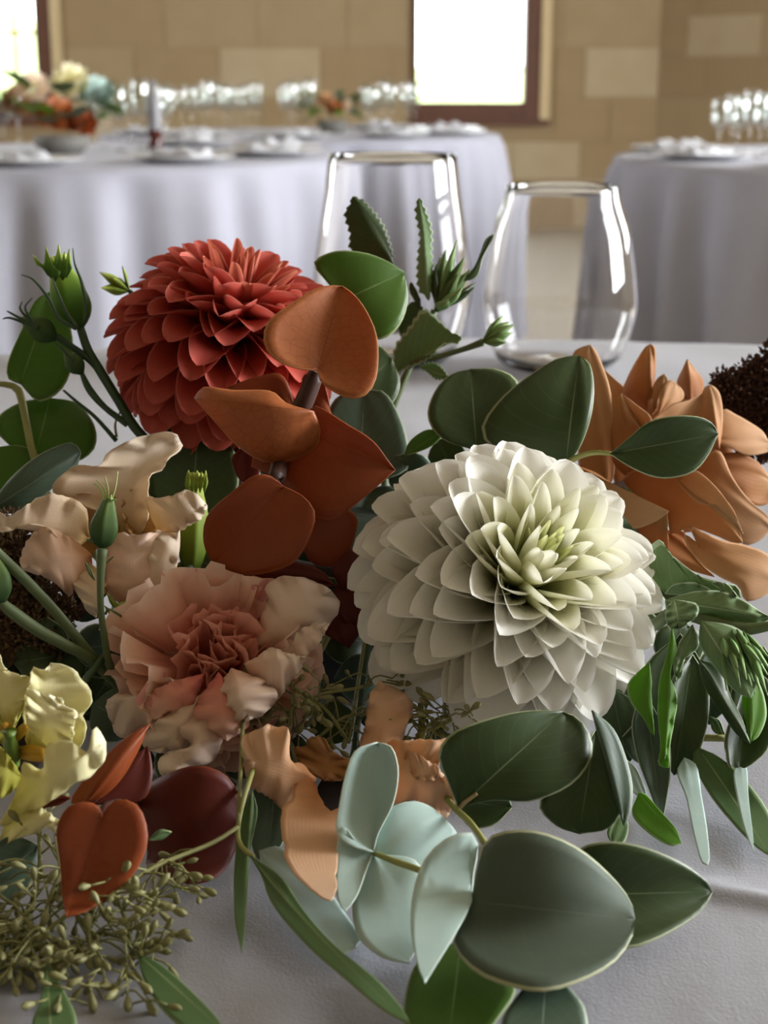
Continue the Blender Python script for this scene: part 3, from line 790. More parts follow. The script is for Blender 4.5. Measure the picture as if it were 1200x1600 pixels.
rp('rose', (550, 600), (390, 336), [(480, 510), (420, 430), (395, 370)], [(560, 520), (545, 455), (470, 395)], .5, .508, cup=.003, fold=.003)
rp('rose', (930, 640), (880, 288), [(880, 540), (805, 470), (825, 385), (848, 305)], [(945, 540), (948, 430), (935, 345), (910, 305)], .5, .515, fold=-.006, cup=.003, bow=.003)
rp('rose', (880, 560), (1205, 610), [(945, 425), (1020, 450), (1100, 495), (1170, 545)], [(930, 610), (1000, 640), (1090, 675), (1200, 655)], .51, .525, bow=.006, cup=-.006)
rp('rose_deep', (900, 700), (1220, 820), [(980, 660), (1080, 675), (1160, 730)], [(950, 800), (1040, 900), (1150, 955), (1215, 920)], .515, .525, bow=.004)
rp('rose', (780, 740), (1215, 1080), [(900, 650), (945, 665), (1000, 790), (1090, 915), (1200, 1010)], [(900, 950), (1020, 1100), (1070, 1170), (1160, 1140)], .492, .505, bow=.009, cup=-.008)
rp('rose_deep', (560, 720), (1060, 1155), [(760, 770), (850, 800), (940, 890), (1015, 985), (1040, 1080)], [(400, 800), (500, 920), (640, 1000), (660, 1110), (770, 1072), (900, 1112), (1030, 1166)], .485, .472, bow=.010, cup=-.010, curl=-.004)
rp('rose', (690, 800), (1062, 1110), [(740, 775), (810, 764), (920, 860), (1012, 985)], [(740, 870), (820, 940), (940, 955), (1010, 1010)], .474, .468, bow=.004, cup=.004)
rp('rose', (130, 730), (652, 985), [(260, 780), (400, 880), (540, 935)], [(270, 870), (370, 965), (435, 1050), (470, 1082), (580, 1040)], .485, .468, bow=.004, cup=-.005, fold=-.003)
rp('rose_deep', (480, 1080), (645, 985), [(540, 1040), (600, 1010)], [(530, 1180), (640, 1200), (648, 1080)], .48, .47, bow=-.004)
rp('rose_deep', (640, 1090), (905, 1345), [(700, 1090), (745, 1110), (800, 1250)], [(600, 1170), (660, 1250), (780, 1310)], .482, .474, bow=-.004)
rp('rose', (820, 1180), (1240, 1380), [(770, 1070), (860, 1110), (960, 1150), (1080, 1175), (1210, 1235)], [(738, 1105), (760, 1190), (850, 1290), (950, 1355), (1040, 1400), (1075, 1480), (1180, 1450)], .462, .455, bow=.010, cup=-.014)
to_root(ro, P(*cE((600, 1100)), .52), 'stem_dark', .003)

GIRTH[0] = 0.6
# ---- cream lisianthus
cl = sprig('lisianthus', 'cream ruffled lisianthus bloom under the coral dahlia', 'flower', -.05, 0)
def lp(t, mat, F):
    return lambda base, tip, l, r, db, dt, **k: blade(t, 'petal', M[mat], base, tip, l, r, db, dt, F, **{**dict(ruf=.0021, rf=4.5, rag=1.9, n=30, m=6), **k})
a = lp(cl, 'cream', cF); b = lp(cl, 'cream_pink', cF); c = lp(cl, 'cream_throat', cF)
c((470, 600), (450, 330), [(330, 640), (240, 540), (250, 400), (340, 340)], [(560, 620), (640, 540), (600, 420), (540, 350)], .462, .462, bow=-.008, cup=.008)
a((560, 520), (700, 60), [(520, 440), (390, 390), (250, 325), (290, 245), (370, 200), (455, 208), (510, 140), (600, 85)], [(640, 540), (700, 430), (692, 330), (705, 245), (765, 222), (790, 170), (858, 112), (800, 45)], .462, .468, bow=.004, cup=.004)
a((735, 500), (970, 390), [(690, 400), (690, 345), (730, 356), (800, 345), (870, 318), (925, 342)], [(790, 510), (840, 505), (905, 475), (950, 440)], .452, .446, bow=.006, cup=-.004)
c((660, 550), (640, 298), [(600, 510), (570, 420), (590, 340)], [(740, 500), (730, 430), (695, 345)], .458, .464, bow=-.004, cup=.006)
a((420, 540), (-40, 480), [(400, 400), (300, 340), (200, 345), (110, 400), (40, 445), (0, 425)], [(330, 600), (250, 520), (190, 478), (100, 482), (20, 515)], .455, .44, bow=.005, cup=.003)
b((430, 620), (110, 690), [(330, 540), (220, 488), (140, 540), (95, 640)], [(420, 740), (350, 770), (330, 822), (270, 760), (200, 722)], .45, .44, bow=.006, cup=-.004)
a((470, 700), (450, 915), [(390, 640), (310, 675), (345, 770), (400, 870)], [(500, 780), (470, 840)], .446, .438, bow=.003, fold=-.003)
b((630, 930), (640, 530), [(560, 850), (495, 790), (490, 690), (505, 600), (545, 518)], [(720, 930), (800, 850), (825, 750), (835, 620), (842, 506), (760, 510)], .446, .452, bow=.011, cup=-.010)
a((620, 900), (840, 505), [(640, 760), (700, 620), (750, 520)], [(740, 900), (815, 800), (826, 700), (835, 600)], .444, .45, bow=.008, cup=-.004)
for (bx, by, tx, ty) in ((560, 890, 500, 800), (600, 920, 520, 830), (640, 920, 650, 850), (560, 930, 490, 860)):
    blade(cl, 'sepal', M['bud_lime'], (bx, by), (tx, ty), [((bx + tx) / 2 - 12, (by + ty) / 2 + 4)], [((bx + tx) / 2 + 12, (by + ty) / 2 - 4)], .44, .438, cF, n=8, m=2)
revolve_axis(cl, 'calyx', M['bud_lime'], P(*cF((620, 945)), .442), P(*cF((560, 850)), .44), [(0, .002), (.4, .0055), (.8, .005), (1, .002)])
to_root(cl, P(*cF((620, 940)), .444), 'stem', .0016)

GIRTH[0] = 0.37
# ---- lisianthus bud with filaments standing before the cream bloom
bs = sprig('lisianthus_bud', 'green bud with pale filaments standing before the cream lisianthus', 'flower bud', -.055, -.01)
bb_ = revolve_axis(bs, 'bud_body', M['bud_dark'], P(*cF((478, 590)), .405), P(*cF((512, 350)), .405), [(0, .0018), (.12, .0072), (.4, .0098), (.7, .0070), (.92, .0042), (1, .0030)], ridge=.1)
for (x0, x1, x2, y2) in ((490, 470, 438, 285), (498, 488, 452, 270), (508, 506, 492, 252), (520, 540, 552, 230), (528, 545, 546, 360), (515, 520, 520, 340)):
    px_tube(bb_, 'filament', M['filament'], [(x0, 365, .404), (x1, 310 if y2 < 300 else 362, .403), (x2, y2, .403)], [.0007, .0006, .0004], cF, 6)
px_tube(bs, 'stem', M['stem'], [(478, 595, .405), (472, 700, .406), (472, 860, .408), (490, 1010, .412), (515, 1140, .418), (590, 1260, .43)], [.0042, .0030, .0024, .0026, .0030, .003], cF)
for s_ in ((445, 740, 400, 655), (500, 660, 532, 628), (440, 560, 408, 548)):
    blade(bs, 'bract', M['stem'], s_[:2], s_[2:], [((s_[0] + s_[2]) / 2 - 8, (s_[1] + s_[3]) / 2 + 6)], [((s_[0] + s_[2]) / 2 + 6, (s_[1] + s_[3]) / 2 - 6)], .403, .402, cF, n=6, m=2)
px_tube(bs, 'branch', M['stem'], [(495, 900, .409), (505, 872, .409), (540, 890, .412), (600, 930, .43)], [.001, .001, .001, .001], cF, 6)
GIRTH[0] = 0.5
# two long stems running in from the left edge, one with a bud
ls = sprig('lisianthus_bud', 'green stem with a half seen bud leaning in beside the yellow lisianthus', 'flower bud', -.06, -.012)
px_tube(ls, 'stem', M['stem'], [(-60, 560, .40), (0, 625, .402), (130, 750, .405), (270, 900, .41), (400, 1060, .416), (580, 1270, .43)], .0030, cF)
px_tube(ls, 'stem', M['stem'], [(-10, 830, .40), (60, 890, .402), (180, 975, .406), (300, 1040, .41), (410, 1100, .416), (520, 1200, .425)], [.0022, .0034, .0034, .0032, .003, .003], cF)
revolve_axis(ls, 'bud_body', M['bud_dark'], P(*cF((10, 845)), .40), P(*cF((-30, 640)), .40), [(0, .002), (.25, .0062), (.6, .0068), (1, .003)], ridge=.1)
GIRTH[0] = 0.34
# yellow green bud behind
gb = sprig('lisianthus_bud', 'yellow green closed bud between the cream lisianthus and the rust leaves', 'flower bud', -.04, .01)
bb_ = revolve_axis(gb, 'bud_body', M['bud_lime'], P(*cF((895, 720)), .465), P(*cF((918, 240)), .47), [(0, .006), (.3, .0125), (.62, .0115), (.8, .0075), (1, .0062)], ridge=.12, nr=6)
for k in range(5):
    x = 878 + k * 20
    blade(bb_, 'sepal_tip', M['bud_lime'], (x, 330), (x + 6, 225 + 8 * (k % 2)), [(x - 10, 280)], [(x + 16, 280)], .4615, .463, cF, n=8, m=2)
to_root(gb, P(*cF((895, 720)), .465), 'stem', .002)

GIRTH[0] = 0.39
# ---- stem of buds on the far left
sb = sprig('budding_lisianthus', 'branching stem of three green buds beside the coral dahlia', 'flower bud', -.05, .02)
D0 = .49
bb_ = revolve_axis(sb, 'bud_body', M['bud_green'], P(*cA((360, 470)), D0), P(*cA((255, 150)), D0), [(0, .002), (.12, .0105), (.3, .0155), (.55, .0140), (.8, .0098), (1, .0085)], ridge=.07)
for (bx, by, tx, ty) in ((215, 230, 148, 140), (225, 240, 205, 104), (262, 230, 262, 94), (295, 240, 310, 112), (245, 260, 232, 140), (280, 250, 288, 125)):
    blade(bb_, 'petal_tip', M['bud_green'], (bx, by), (tx, ty), [(bx - 28, by - 40), ((bx + tx) / 2 - 16, (by + ty) / 2)], [(bx + 26, by - 40), ((bx + tx) / 2 + 14, (by + ty) / 2)], D0 - .008, D0 - .006, cA, n=8, m=3, bow=.002)
for pts in ([(95, 226), (150, 250), (215, 330), (262, 420), (340, 468)], [(325, 108), (335, 180), (365, 260), (382, 350), (378, 440)], [(235, 240), (260, 310), (300, 400), (345, 465)]):
    px_tube(bb_, 'sepal', M['stem_dark'], [(x, y, D0 - .012) for x, y in pts], [.0004, .0009, .0014, .0018, .0016], cA, 6)
px_tube(sb, 'stem', M['stem_dark'], [(358, 462, D0), (392, 560, D0), (450, 660, D0), (530, 790, D0), (600, 905, D0), (690, 1000, D0)], [.0036, .0038, .0040, .0040, .0042, .004], cA)
for (bs_, tp, r, sub) in (((255, 515), (85, 418), .0098, ((12, 424), (30, 388), (100, 345), (145, 330))), ((368, 668), (285, 560), .0078, ((240, 530), (270, 545)))):
    bb_ = revolve_axis(sb, 'bud_body', M['bud_dark'], P(*cA(bs_), D0 - .002), P(*cA(tp), D0 - .004), [(0, .0016), (.2, r * .8), (.45, r), (.75, r * .55), (1, .0008)], ridge=.09)
    for q in sub:
        px_tube(bb_, 'sepal', M['stem_dark'], [((tp[0] + bs_[0]) / 2, (tp[1] + bs_[1]) / 2, D0 - .008), ((tp[0] * 1.2 + q[0]) / 2.2, (tp[1] * 1.2 + q[1]) / 2.2, D0 - .008), (q[0], q[1], D0 - .008)], [.0016, .001, .0004], cA, 6)
px_tube(sb, 'branch', M['stem_dark'], [(250, 500, D0 - .002), (320, 548, D0), (400, 605, D0), (440, 650, D0)], [.0032, .0030, .0032, .003], cA)
px_tube(sb, 'branch', M['stem_dark'], [(362, 660, D0 - .002), (400, 740, D0), (470, 820, D0), (570, 895, D0)], [.0018, .0032, .0026, .003], cA)
px_tube(sb, 'branch', M['stem_dark'], [(283, 742, D0 + .005), (350, 800, D0 + .005), (425, 862, D0 + .004), (520, 968, D0 + .004)], [.0010, .0014, .0016, .002], cA)
px_tube(sb, 'twig', M['stem_olive'], [(540, 830, D0 + .005), (515, 890, D0 + .005), (520, 950, D0 + .004)], [.0008, .001, .0014], cA, 6)
to_root(sb, P(*cA((680, 990)), D0), 'stem_dark', .002)
GIRTH[0] = 0.6
# pale pointed bud peeping out behind the coral dahlia
pb = sprig('lisianthus_bud', 'pale pointed bud peeping out behind the coral dahlia', 'flower bud', -.035, .02)
for tp in ((446, 216), (452, 284), (545, 188), (500, 240)):
    blade(pb, 'sepal', M['bud_lime'], (580, 300), tp, [((580 + tp[0]) / 2, (300 + tp[1]) / 2 + 26)], [((580 + tp[0]) / 2, (300 + tp[1]) / 2 - 26)], .54, .535, cA, n=8, m=2, fold=-.002)
to_root(pb, P(*cA((580, 300)), .54), 'stem_dark', .0016)

GIRTH[0] = 0.7
# ---- carnation
ca = sprig('carnation', 'pale pink carnation with a salmon ruffled heart', 'flower', -.035, -.015)
def cp(mat, base, tip, l, r, db, dt, **k): blade(ca, 'petal', M[mat], base, tip, l, r, db, dt, cG, **{**dict(ruf=.0022, rf=4.5, rag=1.6, n=28, m=6), **k})
cp('carn_pale', (520, 420), (430, 118), [(440, 320), (395, 250), (362, 180), (390, 145)], [(515, 300), (505, 190), (478, 112)], .428, .44, bow=.004)
cp('carn_pale', (560, 400), (590, 95), [(520, 260), (495, 150), (520, 110)], [(640, 300), (670, 210), (660, 108), (625, 94)], .43, .442, bow=.004)
cp('carn_pink', (640, 380), (720, 124), [(640, 260), (665, 190), (690, 140)], [(760, 300), (800, 230), (775, 150)], .424, .434, bow=.004)
cp('carn_pale', (700, 460), (1075, 185), [(780, 240), (775, 160), (860, 118), (960, 128), (1045, 165)], [(880, 440), (960, 380), (1065, 335), (1115, 265), (1105, 225)], .418, .428, bow=.008, cup=-.005)
cp('carn_pale', (780, 500), (1068, 336), [(880, 440), (925, 375), (1000, 335)], [(850, 520), (930, 505), (1000, 450), (1040, 390)], .412, .415, bow=.006)
cp('carn_pale', (420, 500), (200, 470), [(290, 340), (240, 420)], [(330, 650), (220, 660), (138, 655), (148, 520)], .425, .43, bow=.003)
cp('carn_pale', (460, 600), (45, 715), [(300, 680), (200, 665), (110, 658), (60, 680)], [(400, 780), (250, 800), (120, 858), (65, 780)], .412, .41, bow=.008, cup=-.004)
cp('carn_pink', (500, 560), (240, 800), [(300, 620), (225, 700), (235, 770)], [(440, 720), (350, 740), (280, 770)], .405, .402, bow=.006, cup=-.004)
cp('carn_pale', (520, 640), (290, 925), [(360, 720), (270, 790), (210, 890)], [(560, 720), (470, 840), (400, 910)], .405, .40, bow=.006, cup=-.004)
cp('carn_pale', (600, 640), (360, 1055), [(480, 720), (385, 815), (440, 900), (330, 920), (285, 980), (310, 1035)], [(620, 760), (575, 880), (525, 970), (460, 985), (425, 1045)], .402, .392, bow=.006, cup=-.006, ruf=.003)
cp('carn_pink', (560, 560), (600, 870), [(470, 680), (450, 760), (520, 820)], [(640, 660), (700, 790), (660, 830)], .400, .392, bow=.006, cup=-.006)
cp('carn_pale', (620, 540), (700, 775), [(560, 640), (600, 740), (650, 800)], [(760, 590), (830, 660), (770, 745)], .398, .391, bow=.007, cup=-.007, ruf=.003)
cp('carn_pale', (680, 520), (960, 490), [(750, 480), (800, 445), (870, 470)], [(740, 620), (820, 690), (880, 610), (930, 560)], .40, .398, bow=.007, cup=-.006, ruf=.003)
# ruffled heart: fan petals on a dome
def fan_petal(L, W, ruf, rng, mat, nl=8, nw=8, bend=.2):
    verts, uv = [], []; p1, p2 = rng.uniform(0, 6.28), rng.uniform(0, 6.28); fq = rng.uniform(1.2, 1.9)
    for i in range(nl + 1):
        t = i / nl
        for j in range(-nw, nw + 1):
            s = j / nw; w = W * (.12 + .88 * t ** .9); fan = 1 - .22 * s * s
            ln = L * t * fan * (1 + (.05 * rng.uniform(-1, 1) if i == nl else 0))
            z = ruf * t ** 1.6 * (math.sin(fq * 3.14 * s + p1) + .45 * math.sin(fq * 7 * s + p2)) + bend * L * t * t
            verts.append((s * w, ln, z)); uv.append((t, s * .5 + .5))
    k = 2 * nw + 1
    return mesh_data('petal', verts, [(i * k + j, i * k + j + 1, (i + 1) * k + j + 1, (i + 1) * k + j) for i in range(nl) for j in range(k - 1)], mat, uv)
rng = random.Random(77)
CC = P(*cG((560, 500)), .418); CAX = camdir(.12, .45, .88); ex = CAX.orthogonal().normalized(); ey = CAX.cross(ex); off = root_of(ca)
inner = [fan_petal(.026, .011, .0036, rng, M['carn_core'], bend=.2) for _ in range(5)]
outer = [fan_petal(.032, .018, .0040, rng, M['carn_pink'], bend=.0) for _ in range(6)]
for i in range(30):
    th = math.radians(74 * ((i + .5) / 30) ** .6); phi = 2.39996 * i
    d = CAX * math.cos(th) + (ex * math.cos(phi) + ey * math.sin(phi)) * math.sin(th)
    n = CAX - d * d.dot(CAX)
    o = link('petal', rng.choice(inner if i < 11 else outer), ca)
    o.matrix_local = Matrix.Translation(-off) @ frame_mat(CC - CAX * .014, d, n, rng.uniform(.9, 1.1), rng.uniform(-.7, .7))
revolve_axis(ca, 'calyx', M['stem_dark'], CC - CAX * .045, CC - CAX * .008, [(0, .003), (.3, .006), (1, .008)])
to_root(ca, CC - CAX * .045, 'stem_dark', .002)

GIRTH[0] = 0.55
# ---- yellow lisianthus at the left edge
yl = sprig('lisianthus', 'butter yellow open lisianthus showing its anthers', 'flower', -.055, -.02)
a = lp(yl, 'yellow', cH); b = lp(yl, 'yellow_pale', cH); c = lp(yl, 'yellow_throat', cH)
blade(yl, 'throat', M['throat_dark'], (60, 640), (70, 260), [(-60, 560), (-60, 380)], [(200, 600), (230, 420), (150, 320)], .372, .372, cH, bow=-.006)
a((130, 500), (240, 108), [(110, 380), (120, 260), (140, 190), (152, 130), (200, 142)], [(330, 540), (400, 440), (392, 350), (432, 270), (385, 180), (310, 118)], .365, .372, bow=.003, cup=.004)
b((190, 480), (290, 275), [(130, 400), (125, 300), (130, 236), (200, 248)], [(250, 510), (330, 480), (346, 420), (345, 385), (362, 338), (305, 312)], .356, .354, bow=.004, cup=.003, ruf=.002, rf=6)
a((60, 760), (495, 480), [(100, 640), (105, 575), (150, 590), (205, 612), (220, 500), (330, 475), (390, 522), (425, 525), (432, 430), (460, 412)], [(0, 870), (110, 830), (200, 780), (330, 690), (430, 630), (490, 555)], .352, .345, bow=.008, cup=-.004, m=8)
a((60, 420), (0, 70), [(-80, 250), (-60, 110)], [(120, 260), (146, 180), (90, 165), (20, 130)], .366, .372, bow=.003)
c((40, 520), (60, 245), [(-50, 420), (-30, 270)], [(90, 360), (132, 300), (124, 252)], .368, .37, bow=-.003)
c((100, 640), (-60, 600), [(60, 570), (0, 500), (-40, 500)], [(80, 690), (0, 745), (-60, 740)], .36, .355, bow=.003)
a((60, 800), (298, 868), [(130, 800), (185, 788), (250, 825)], [(-20, 980), (80, 932), (185, 900), (196, 868), (268, 905)], .356, .35, bow=.004, cup=-.003)
for (x0, y0, x1, y1) in ((60, 480, 130, 395), (90, 540, 215, 555), (90, 515, 205, 522), (40, 430, 20, 400)):
    px_tube(yl, 'anther', M['anther'], [(x0, y0, .366), ((x0 + x1) / 2, (y0 + y1) / 2 - 4, .363), (x1, y1, .361)], [.0014, .0024, .0016], cH)
revolve_axis(yl, 'pistil', M['pistil'], P(*cH((60, 590)), .366), P(*cH((45, 430)), .360), [(0, .003), (.5, .0034), (.8, .0022), (1, .003)], ridge=.1, nr=3)
to_root(yl, P(*cH((60, 640)), .378), 'stem_dark', .002)

# ---- peach lisianthus at the lower middle
pl = sprig('lisianthus', 'peach ruffled lisianthus with a dark throat under the white dahlia', 'flower', .0, -.02)
a = lp(pl, 'peach', cI); c = lp(pl, 'peach_deep', cI)
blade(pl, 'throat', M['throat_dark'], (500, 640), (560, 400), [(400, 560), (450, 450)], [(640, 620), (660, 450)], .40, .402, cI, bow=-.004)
a((400, 470), (60, 380), [(330, 400), (290, 395), (268, 330), (278, 270), (262, 226), (200, 230), (180, 210), (120, 245), (55, 272)], [(300, 590), (240, 605), (160, 545), (85, 500), (70, 440)], .388, .38, bow=.006, cup=-.004, m=8)
c((440, 480), (470, 330), [(340, 420), (300, 330), (345, 318), (372, 278), (430, 274)], [(540, 470), (575, 395), (510, 362)], .392, .398, bow=-.003)
a((400, 500), (470, 1042), [(330, 430), (280, 570), (238, 610), (240, 730), (258, 800), (255, 855), (320, 940), (400, 1010)], [(420, 560), (470, 625), (525, 610), (505, 760), (497, 900), (492, 1010)], .386, .365, bow=.007, cup=-.004, m=8, lift=0.016)
a((700, 480), (700, 12), [(610, 380), (635, 200), (655, 80)], [(780, 400), (815, 260), (855, 140), (830, 80), (760, 40)], .395, .405, bow=.003, cup=-.003)
a((680, 400), (1085, 512), [(740, 300), (820, 292), (930, 288), (1040, 288), (975, 370), (975, 440), (1010, 462)], [(700, 560), (780, 585), (860, 572), (930, 610), (1002, 652), (1050, 590)], .385, .372, bow=.006, cup=-.003, m=8, ruf=.0025)
a((830, 430), (1000, 455), [(820, 330), (930, 390), (960, 400)], [(870, 470), (930, 480)], .376, .371, bow=.004)
to_root(pl, P(*cI((560, 480)), .405), 'stem_dark', .002)

# ------------------------------------------------------------------ leaves
GIRTH[0] = 0.62
# copper eucalyptus (upper)
cu = sprig('copper_eucalyptus', 'branch of large rust coloured leaves beside the coral dahlia', 'foliage', -.01, 0)
def lf(t, F=FULL):
    def g(mat, base, tip, l, r, db, dt, **k): return blade(t, 'leaf', M[mat], base, tip, l, r, db, dt, F, **{**dict(m=5, n=18), **k})
    return g
g = lf(cu, cB)
g('rust', (815, 535), (905, 228), [(760, 535), (690, 515), (632, 470), (616, 410), (640, 350), (720, 290), (800, 240), (860, 226)], [(830, 585), (900, 630), (960, 642), (1010, 610), (1035, 540), (1034, 420), (1000, 330), (955, 265)], .442, .452, fold=.005, cup=.002)
g('rust', (800, 690), (362, 640), [(700, 660), (640, 615), (500, 612), (400, 600)], [(825, 760), (800, 830), (700, 875), (610, 872), (520, 815), (440, 730)], .428, .436, bow=.008, cup=-.004, fold=-.003)
g('rust_deep', (740, 700), (480, 600), [(690, 560), (600, 560)], [(700, 690), (560, 640)], .45, .456, bow=.003)
g('rust_deep', (770, 640), (870, 720), [(760, 560), (830, 560)], [(760, 720), (820, 740)], .452, .456, bow=.003)
g('rust_deep', (760, 760), (1100, 905), [(790, 675), (830, 678), (920, 735), (1020, 800)], [(560, 870), (650, 930), (740, 1040), (860, 1090), (980, 1010)], .438, .43, fold=.003, bow=.004)
g('rust_deep', (690, 965), (430, 1250), [(640, 925), (580, 925), (500, 985), (410, 1070), (395, 1170)], [(760, 1000), (805, 1060), (790, 1140), (720, 1250), (560, 1290)], .415, .425, fold=.003, bow=.003)
g('rust_deep', (790, 1030), (880, 1260), [(780, 1100), (760, 1180), (800, 1250)], [(900, 1040), (960, 1080), (940, 1180)], .435, .44, bow=.003)
g('rust_dark', (620, 1260), (880, 1330), [(700, 1240), (820, 1270)], [(500, 1300), (640, 1350), (800, 1350)], .43, .432)
g('rust_dark', (540, 820), (560, 960), [(500, 860), (520, 930)], [(600, 850), (600, 920)], .445, .446)
for q_ in ((900, 1300, 960, 1500, 70), (960, 1180, 900, 1340, 60), (860, 1420, 930, 1560, 70)):
    x0, y0, x1, y1, w_ = q_
    g('rust_dark', (x0, y0), (x1, y1), [((x0 + x1) / 2 - w_, (y0 + y1) / 2)], [((x0 + x1) / 2 + w_, (y0 + y1) / 2)], .44, .436, bow=.003)
px_tube(cu, 'stem', M['stem_brown'], [(812, 545, .444), (780, 620, .445), (745, 700, .446), (700, 800, .448), (660, 960, .425), (640, 1100, .44), (620, 1250, .455)], [.0036, .0044, .0046, .0044, .004, .004, .004], cB)
to_root(cu, P(*cB((620, 1250)), .455), 'stem_brown', .003)
GIRTH[0] = 0.7
# copper eucalyptus (lower)
cu2 = sprig('copper_eucalyptus', 'short branch of dark orange red leaves beside the yellow lisianthus', 'foliage', -.045, -.02)
g = lf(cu2, cH)
g('rust_deep', (480, 830), (312, 1300), [(470, 790), (420, 760), (330, 775), (275, 850), (265, 930), (285, 1080), (290, 1200)], [(490, 800), (530, 755), (590, 748), (650, 780), (685, 860), (690, 960), (640, 1080), (540, 1180), (420, 1265)], .34, .338, fold=.003, cup=-.002, lift=0.012)
g('rust_deep', (400, 760), (700, 395), [(330, 760), (400, 650), (500, 540), (600, 450)], [(470, 740), (560, 660), (640, 530)], .352, .36, fold=-.003, bow=.004)
g('rust_dark', (440, 770), (690, 500), [(420, 740), (560, 600)], [(560, 770), (680, 740), (715, 640), (705, 540)], .362, .37)
g('rust_dark', (690, 860), (1130, 860), [(640, 740), (720, 660), (900, 590), (1040, 620), (1115, 720)], [(690, 1000), (700, 1080), (860, 1140), (1000, 1120), (1090, 1020)], .374, .372, fold=-.003, bow=.006)
g('rust_dark', (330, 740), (190, 790), [(280, 730)], [(280, 770)], .356, .356)
px_tube(cu2, 'stem', M['stem_brown'], [(480, 840, .345), (500, 780, .355), (600, 760, .37), (760, 760, .39), (900, 700, .41)], .0016, cH)
to_root(cu2, P(*cH((900, 700)), .41), 'stem_brown', .0018)

GIRTH[0] = 0.8
# green eucalyptus at the far left
el = sprig('eucalyptus_branch', 'branch of round green leaves behind the bud stem', 'foliage', -.06, .015)
g = lf(el)
g('leaf_green', (32, 600), (80, 455), [(12, 590), (14, 560), (38, 505), (55, 470)], [(60, 627), (95, 610), (113, 570), (113, 525), (100, 475)], .505, .515, fold=.002)
g('leaf_green', (78, 622), (55, 715), [(35, 628), (0, 648), (-8, 670), (20, 700)], [(120, 630), (148, 665), (148, 700), (120, 722), (85, 722)], .51, .50, bow=.003)
g('leaf_green', (-15, 700), (0, 775), [(-40, 720), (-30, 760)], [(30, 696), (60, 712), (40, 750)], .495, .49)
g('leaf_slate', (-20, 800), (126, 706), [(10, 755), (50, 718), (90, 697), (115, 692)], [(20, 802), (55, 785), (95, 752), (120, 728)], .465, .475, fold=-.003, bow=.004)
px_tube(el, 'stem', M['stem_olive'], [(-20, 598, .505), (15, 602, .505), (30, 612, .504), (42, 665, .498), (54, 715, .49), (90, 800, .49), (180, 900, .49)], [.001, .0014, .0017, .0016, .0016, .0016, .0016])
to_root(el, P(180, 900, .49), 'stem_olive', .0016)
# green eucalyptus behind the dahlias
eb = sprig('eucalyptus_branch', 'branch of dark round leaves behind the coral dahlia and rust leaves', 'foliage', -.01, .03)
g = lf(eb)
g('leaf_green', (535, 470), (632, 425), [(510, 440), (490, 410), (525, 392), (570, 395), (605, 408)], [(545, 515), (590, 531), (622, 512), (637, 470)], .505, .51, fold=.002, bow=.003)
g('leaf_dark', (570, 600), (612, 560), [(560, 560), (590, 540)], [(590, 640), (612, 632), (625, 600)], .51, .515)
g('leaf_slate', (560, 760), (570, 610), [(500, 720), (510, 650), (530, 618)], [(635, 735), (637, 690), (622, 645), (600, 612)], .49, .50, fold=.002)
g('leaf_dark', (300, 800), (310, 665), [(240, 790), (226, 735), (240, 685), (275, 664)], [(350, 800), (372, 760), (368, 710), (345, 675)], .485, .49, fold=.002)
g('leaf_green', (632, 712), (694, 672), [(640, 690), (665, 672)], [(665, 702), (685, 688)], .485, .485)
px_tube(eb, 'stem', M['stem_brown'], [(372, 700, .492), (374, 740, .49), (380, 800, .488), (400, 900, .486)], .0026)
to_root(eb, P(560, 760, .49), 'stem_dark', .002)
to_root(eb, P(400, 900, .486), 'stem_dark', .002)
# pair of big leaves above the white dahlia, one over the rose
ew = sprig('eucalyptus_branch', 'branch of large dark leaves between the white dahlia and the tan rose', 'foliage', .03, .01)
g = lf(ew)
g('leaf_dark', (745, 705), (735, 577), [(690, 685), (668, 650), (680, 610), (705, 585)], [(800, 690), (812, 640), (808, 595), (775, 577)], .478, .49, fold=.002, bow=.003)
g('leaf_dark', (884, 726), (905, 556), [(830, 722), (770, 700), (752, 668), (780, 625), (825, 588), (870, 561)], [(905, 700), (922, 655), (928, 610), (922, 570)], .462, .47, fold=.003, bow=.005, cup=-.003)
g('leaf_dark', (953, 709), (1122, 678), [(985, 682), (1012, 660), (1050, 650), (1092, 651), (1114, 662)], [(985, 730), (1020, 745), (1050, 747), (1084, 737), (1106, 712)], .445, .445, fold=.002, bow=.003)
px_tube(ew, 'leaf_stalk', M['stem_olive'], [(880, 727, .462), (905, 713, .455), (930, 707, .448), (956, 709, .445)], [.0012, .0011, .001, .0008])
to_root(ew, P(880, 727, .463), 'stem_olive', .0018)

GIRTH[0] = 0.52
# silver dollar eucalyptus in front
es = sprig('eucalyptus_branch', 'silver dollar eucalyptus with pale blue folded leaves in front', 'foliage', .01, -.03)
g = lf(es)
g('leaf_silver', (583, 1331), (540, 1424), [(560, 1320), (535, 1290), (524, 1340), (524, 1385), (530, 1412)], [(572, 1360), (560, 1395), (550, 1412)], .352, .348, fold=.002, lift=0.012)
g('leaf_silver', (583, 1331), (590, 1160), [(550, 1322), (526, 1300), (531, 1255), (540, 1210), (556, 1172)], [(592, 1300), (614, 1255), (622, 1205), (612, 1168)], .352, .362, cup=.004, bow=-.003, fold=.002, lift=0.014)
g('leaf_silver', (584, 1332), (690, 1275), [(588, 1295), (612, 1262), (645, 1252), (672, 1260)], [(640, 1360), (690, 1345), (714, 1306)], .353, .36, bow=.003, fold=-.002, lift=0.01)
g('leaf_silver', (584, 1335), (640, 1505), [(560, 1375), (550, 1425), (563, 1468), (600, 1497)], [(650, 1345), (664, 1400), (660, 1460)], .352, .344, bow=.004, fold=-.002, lift=0.006)
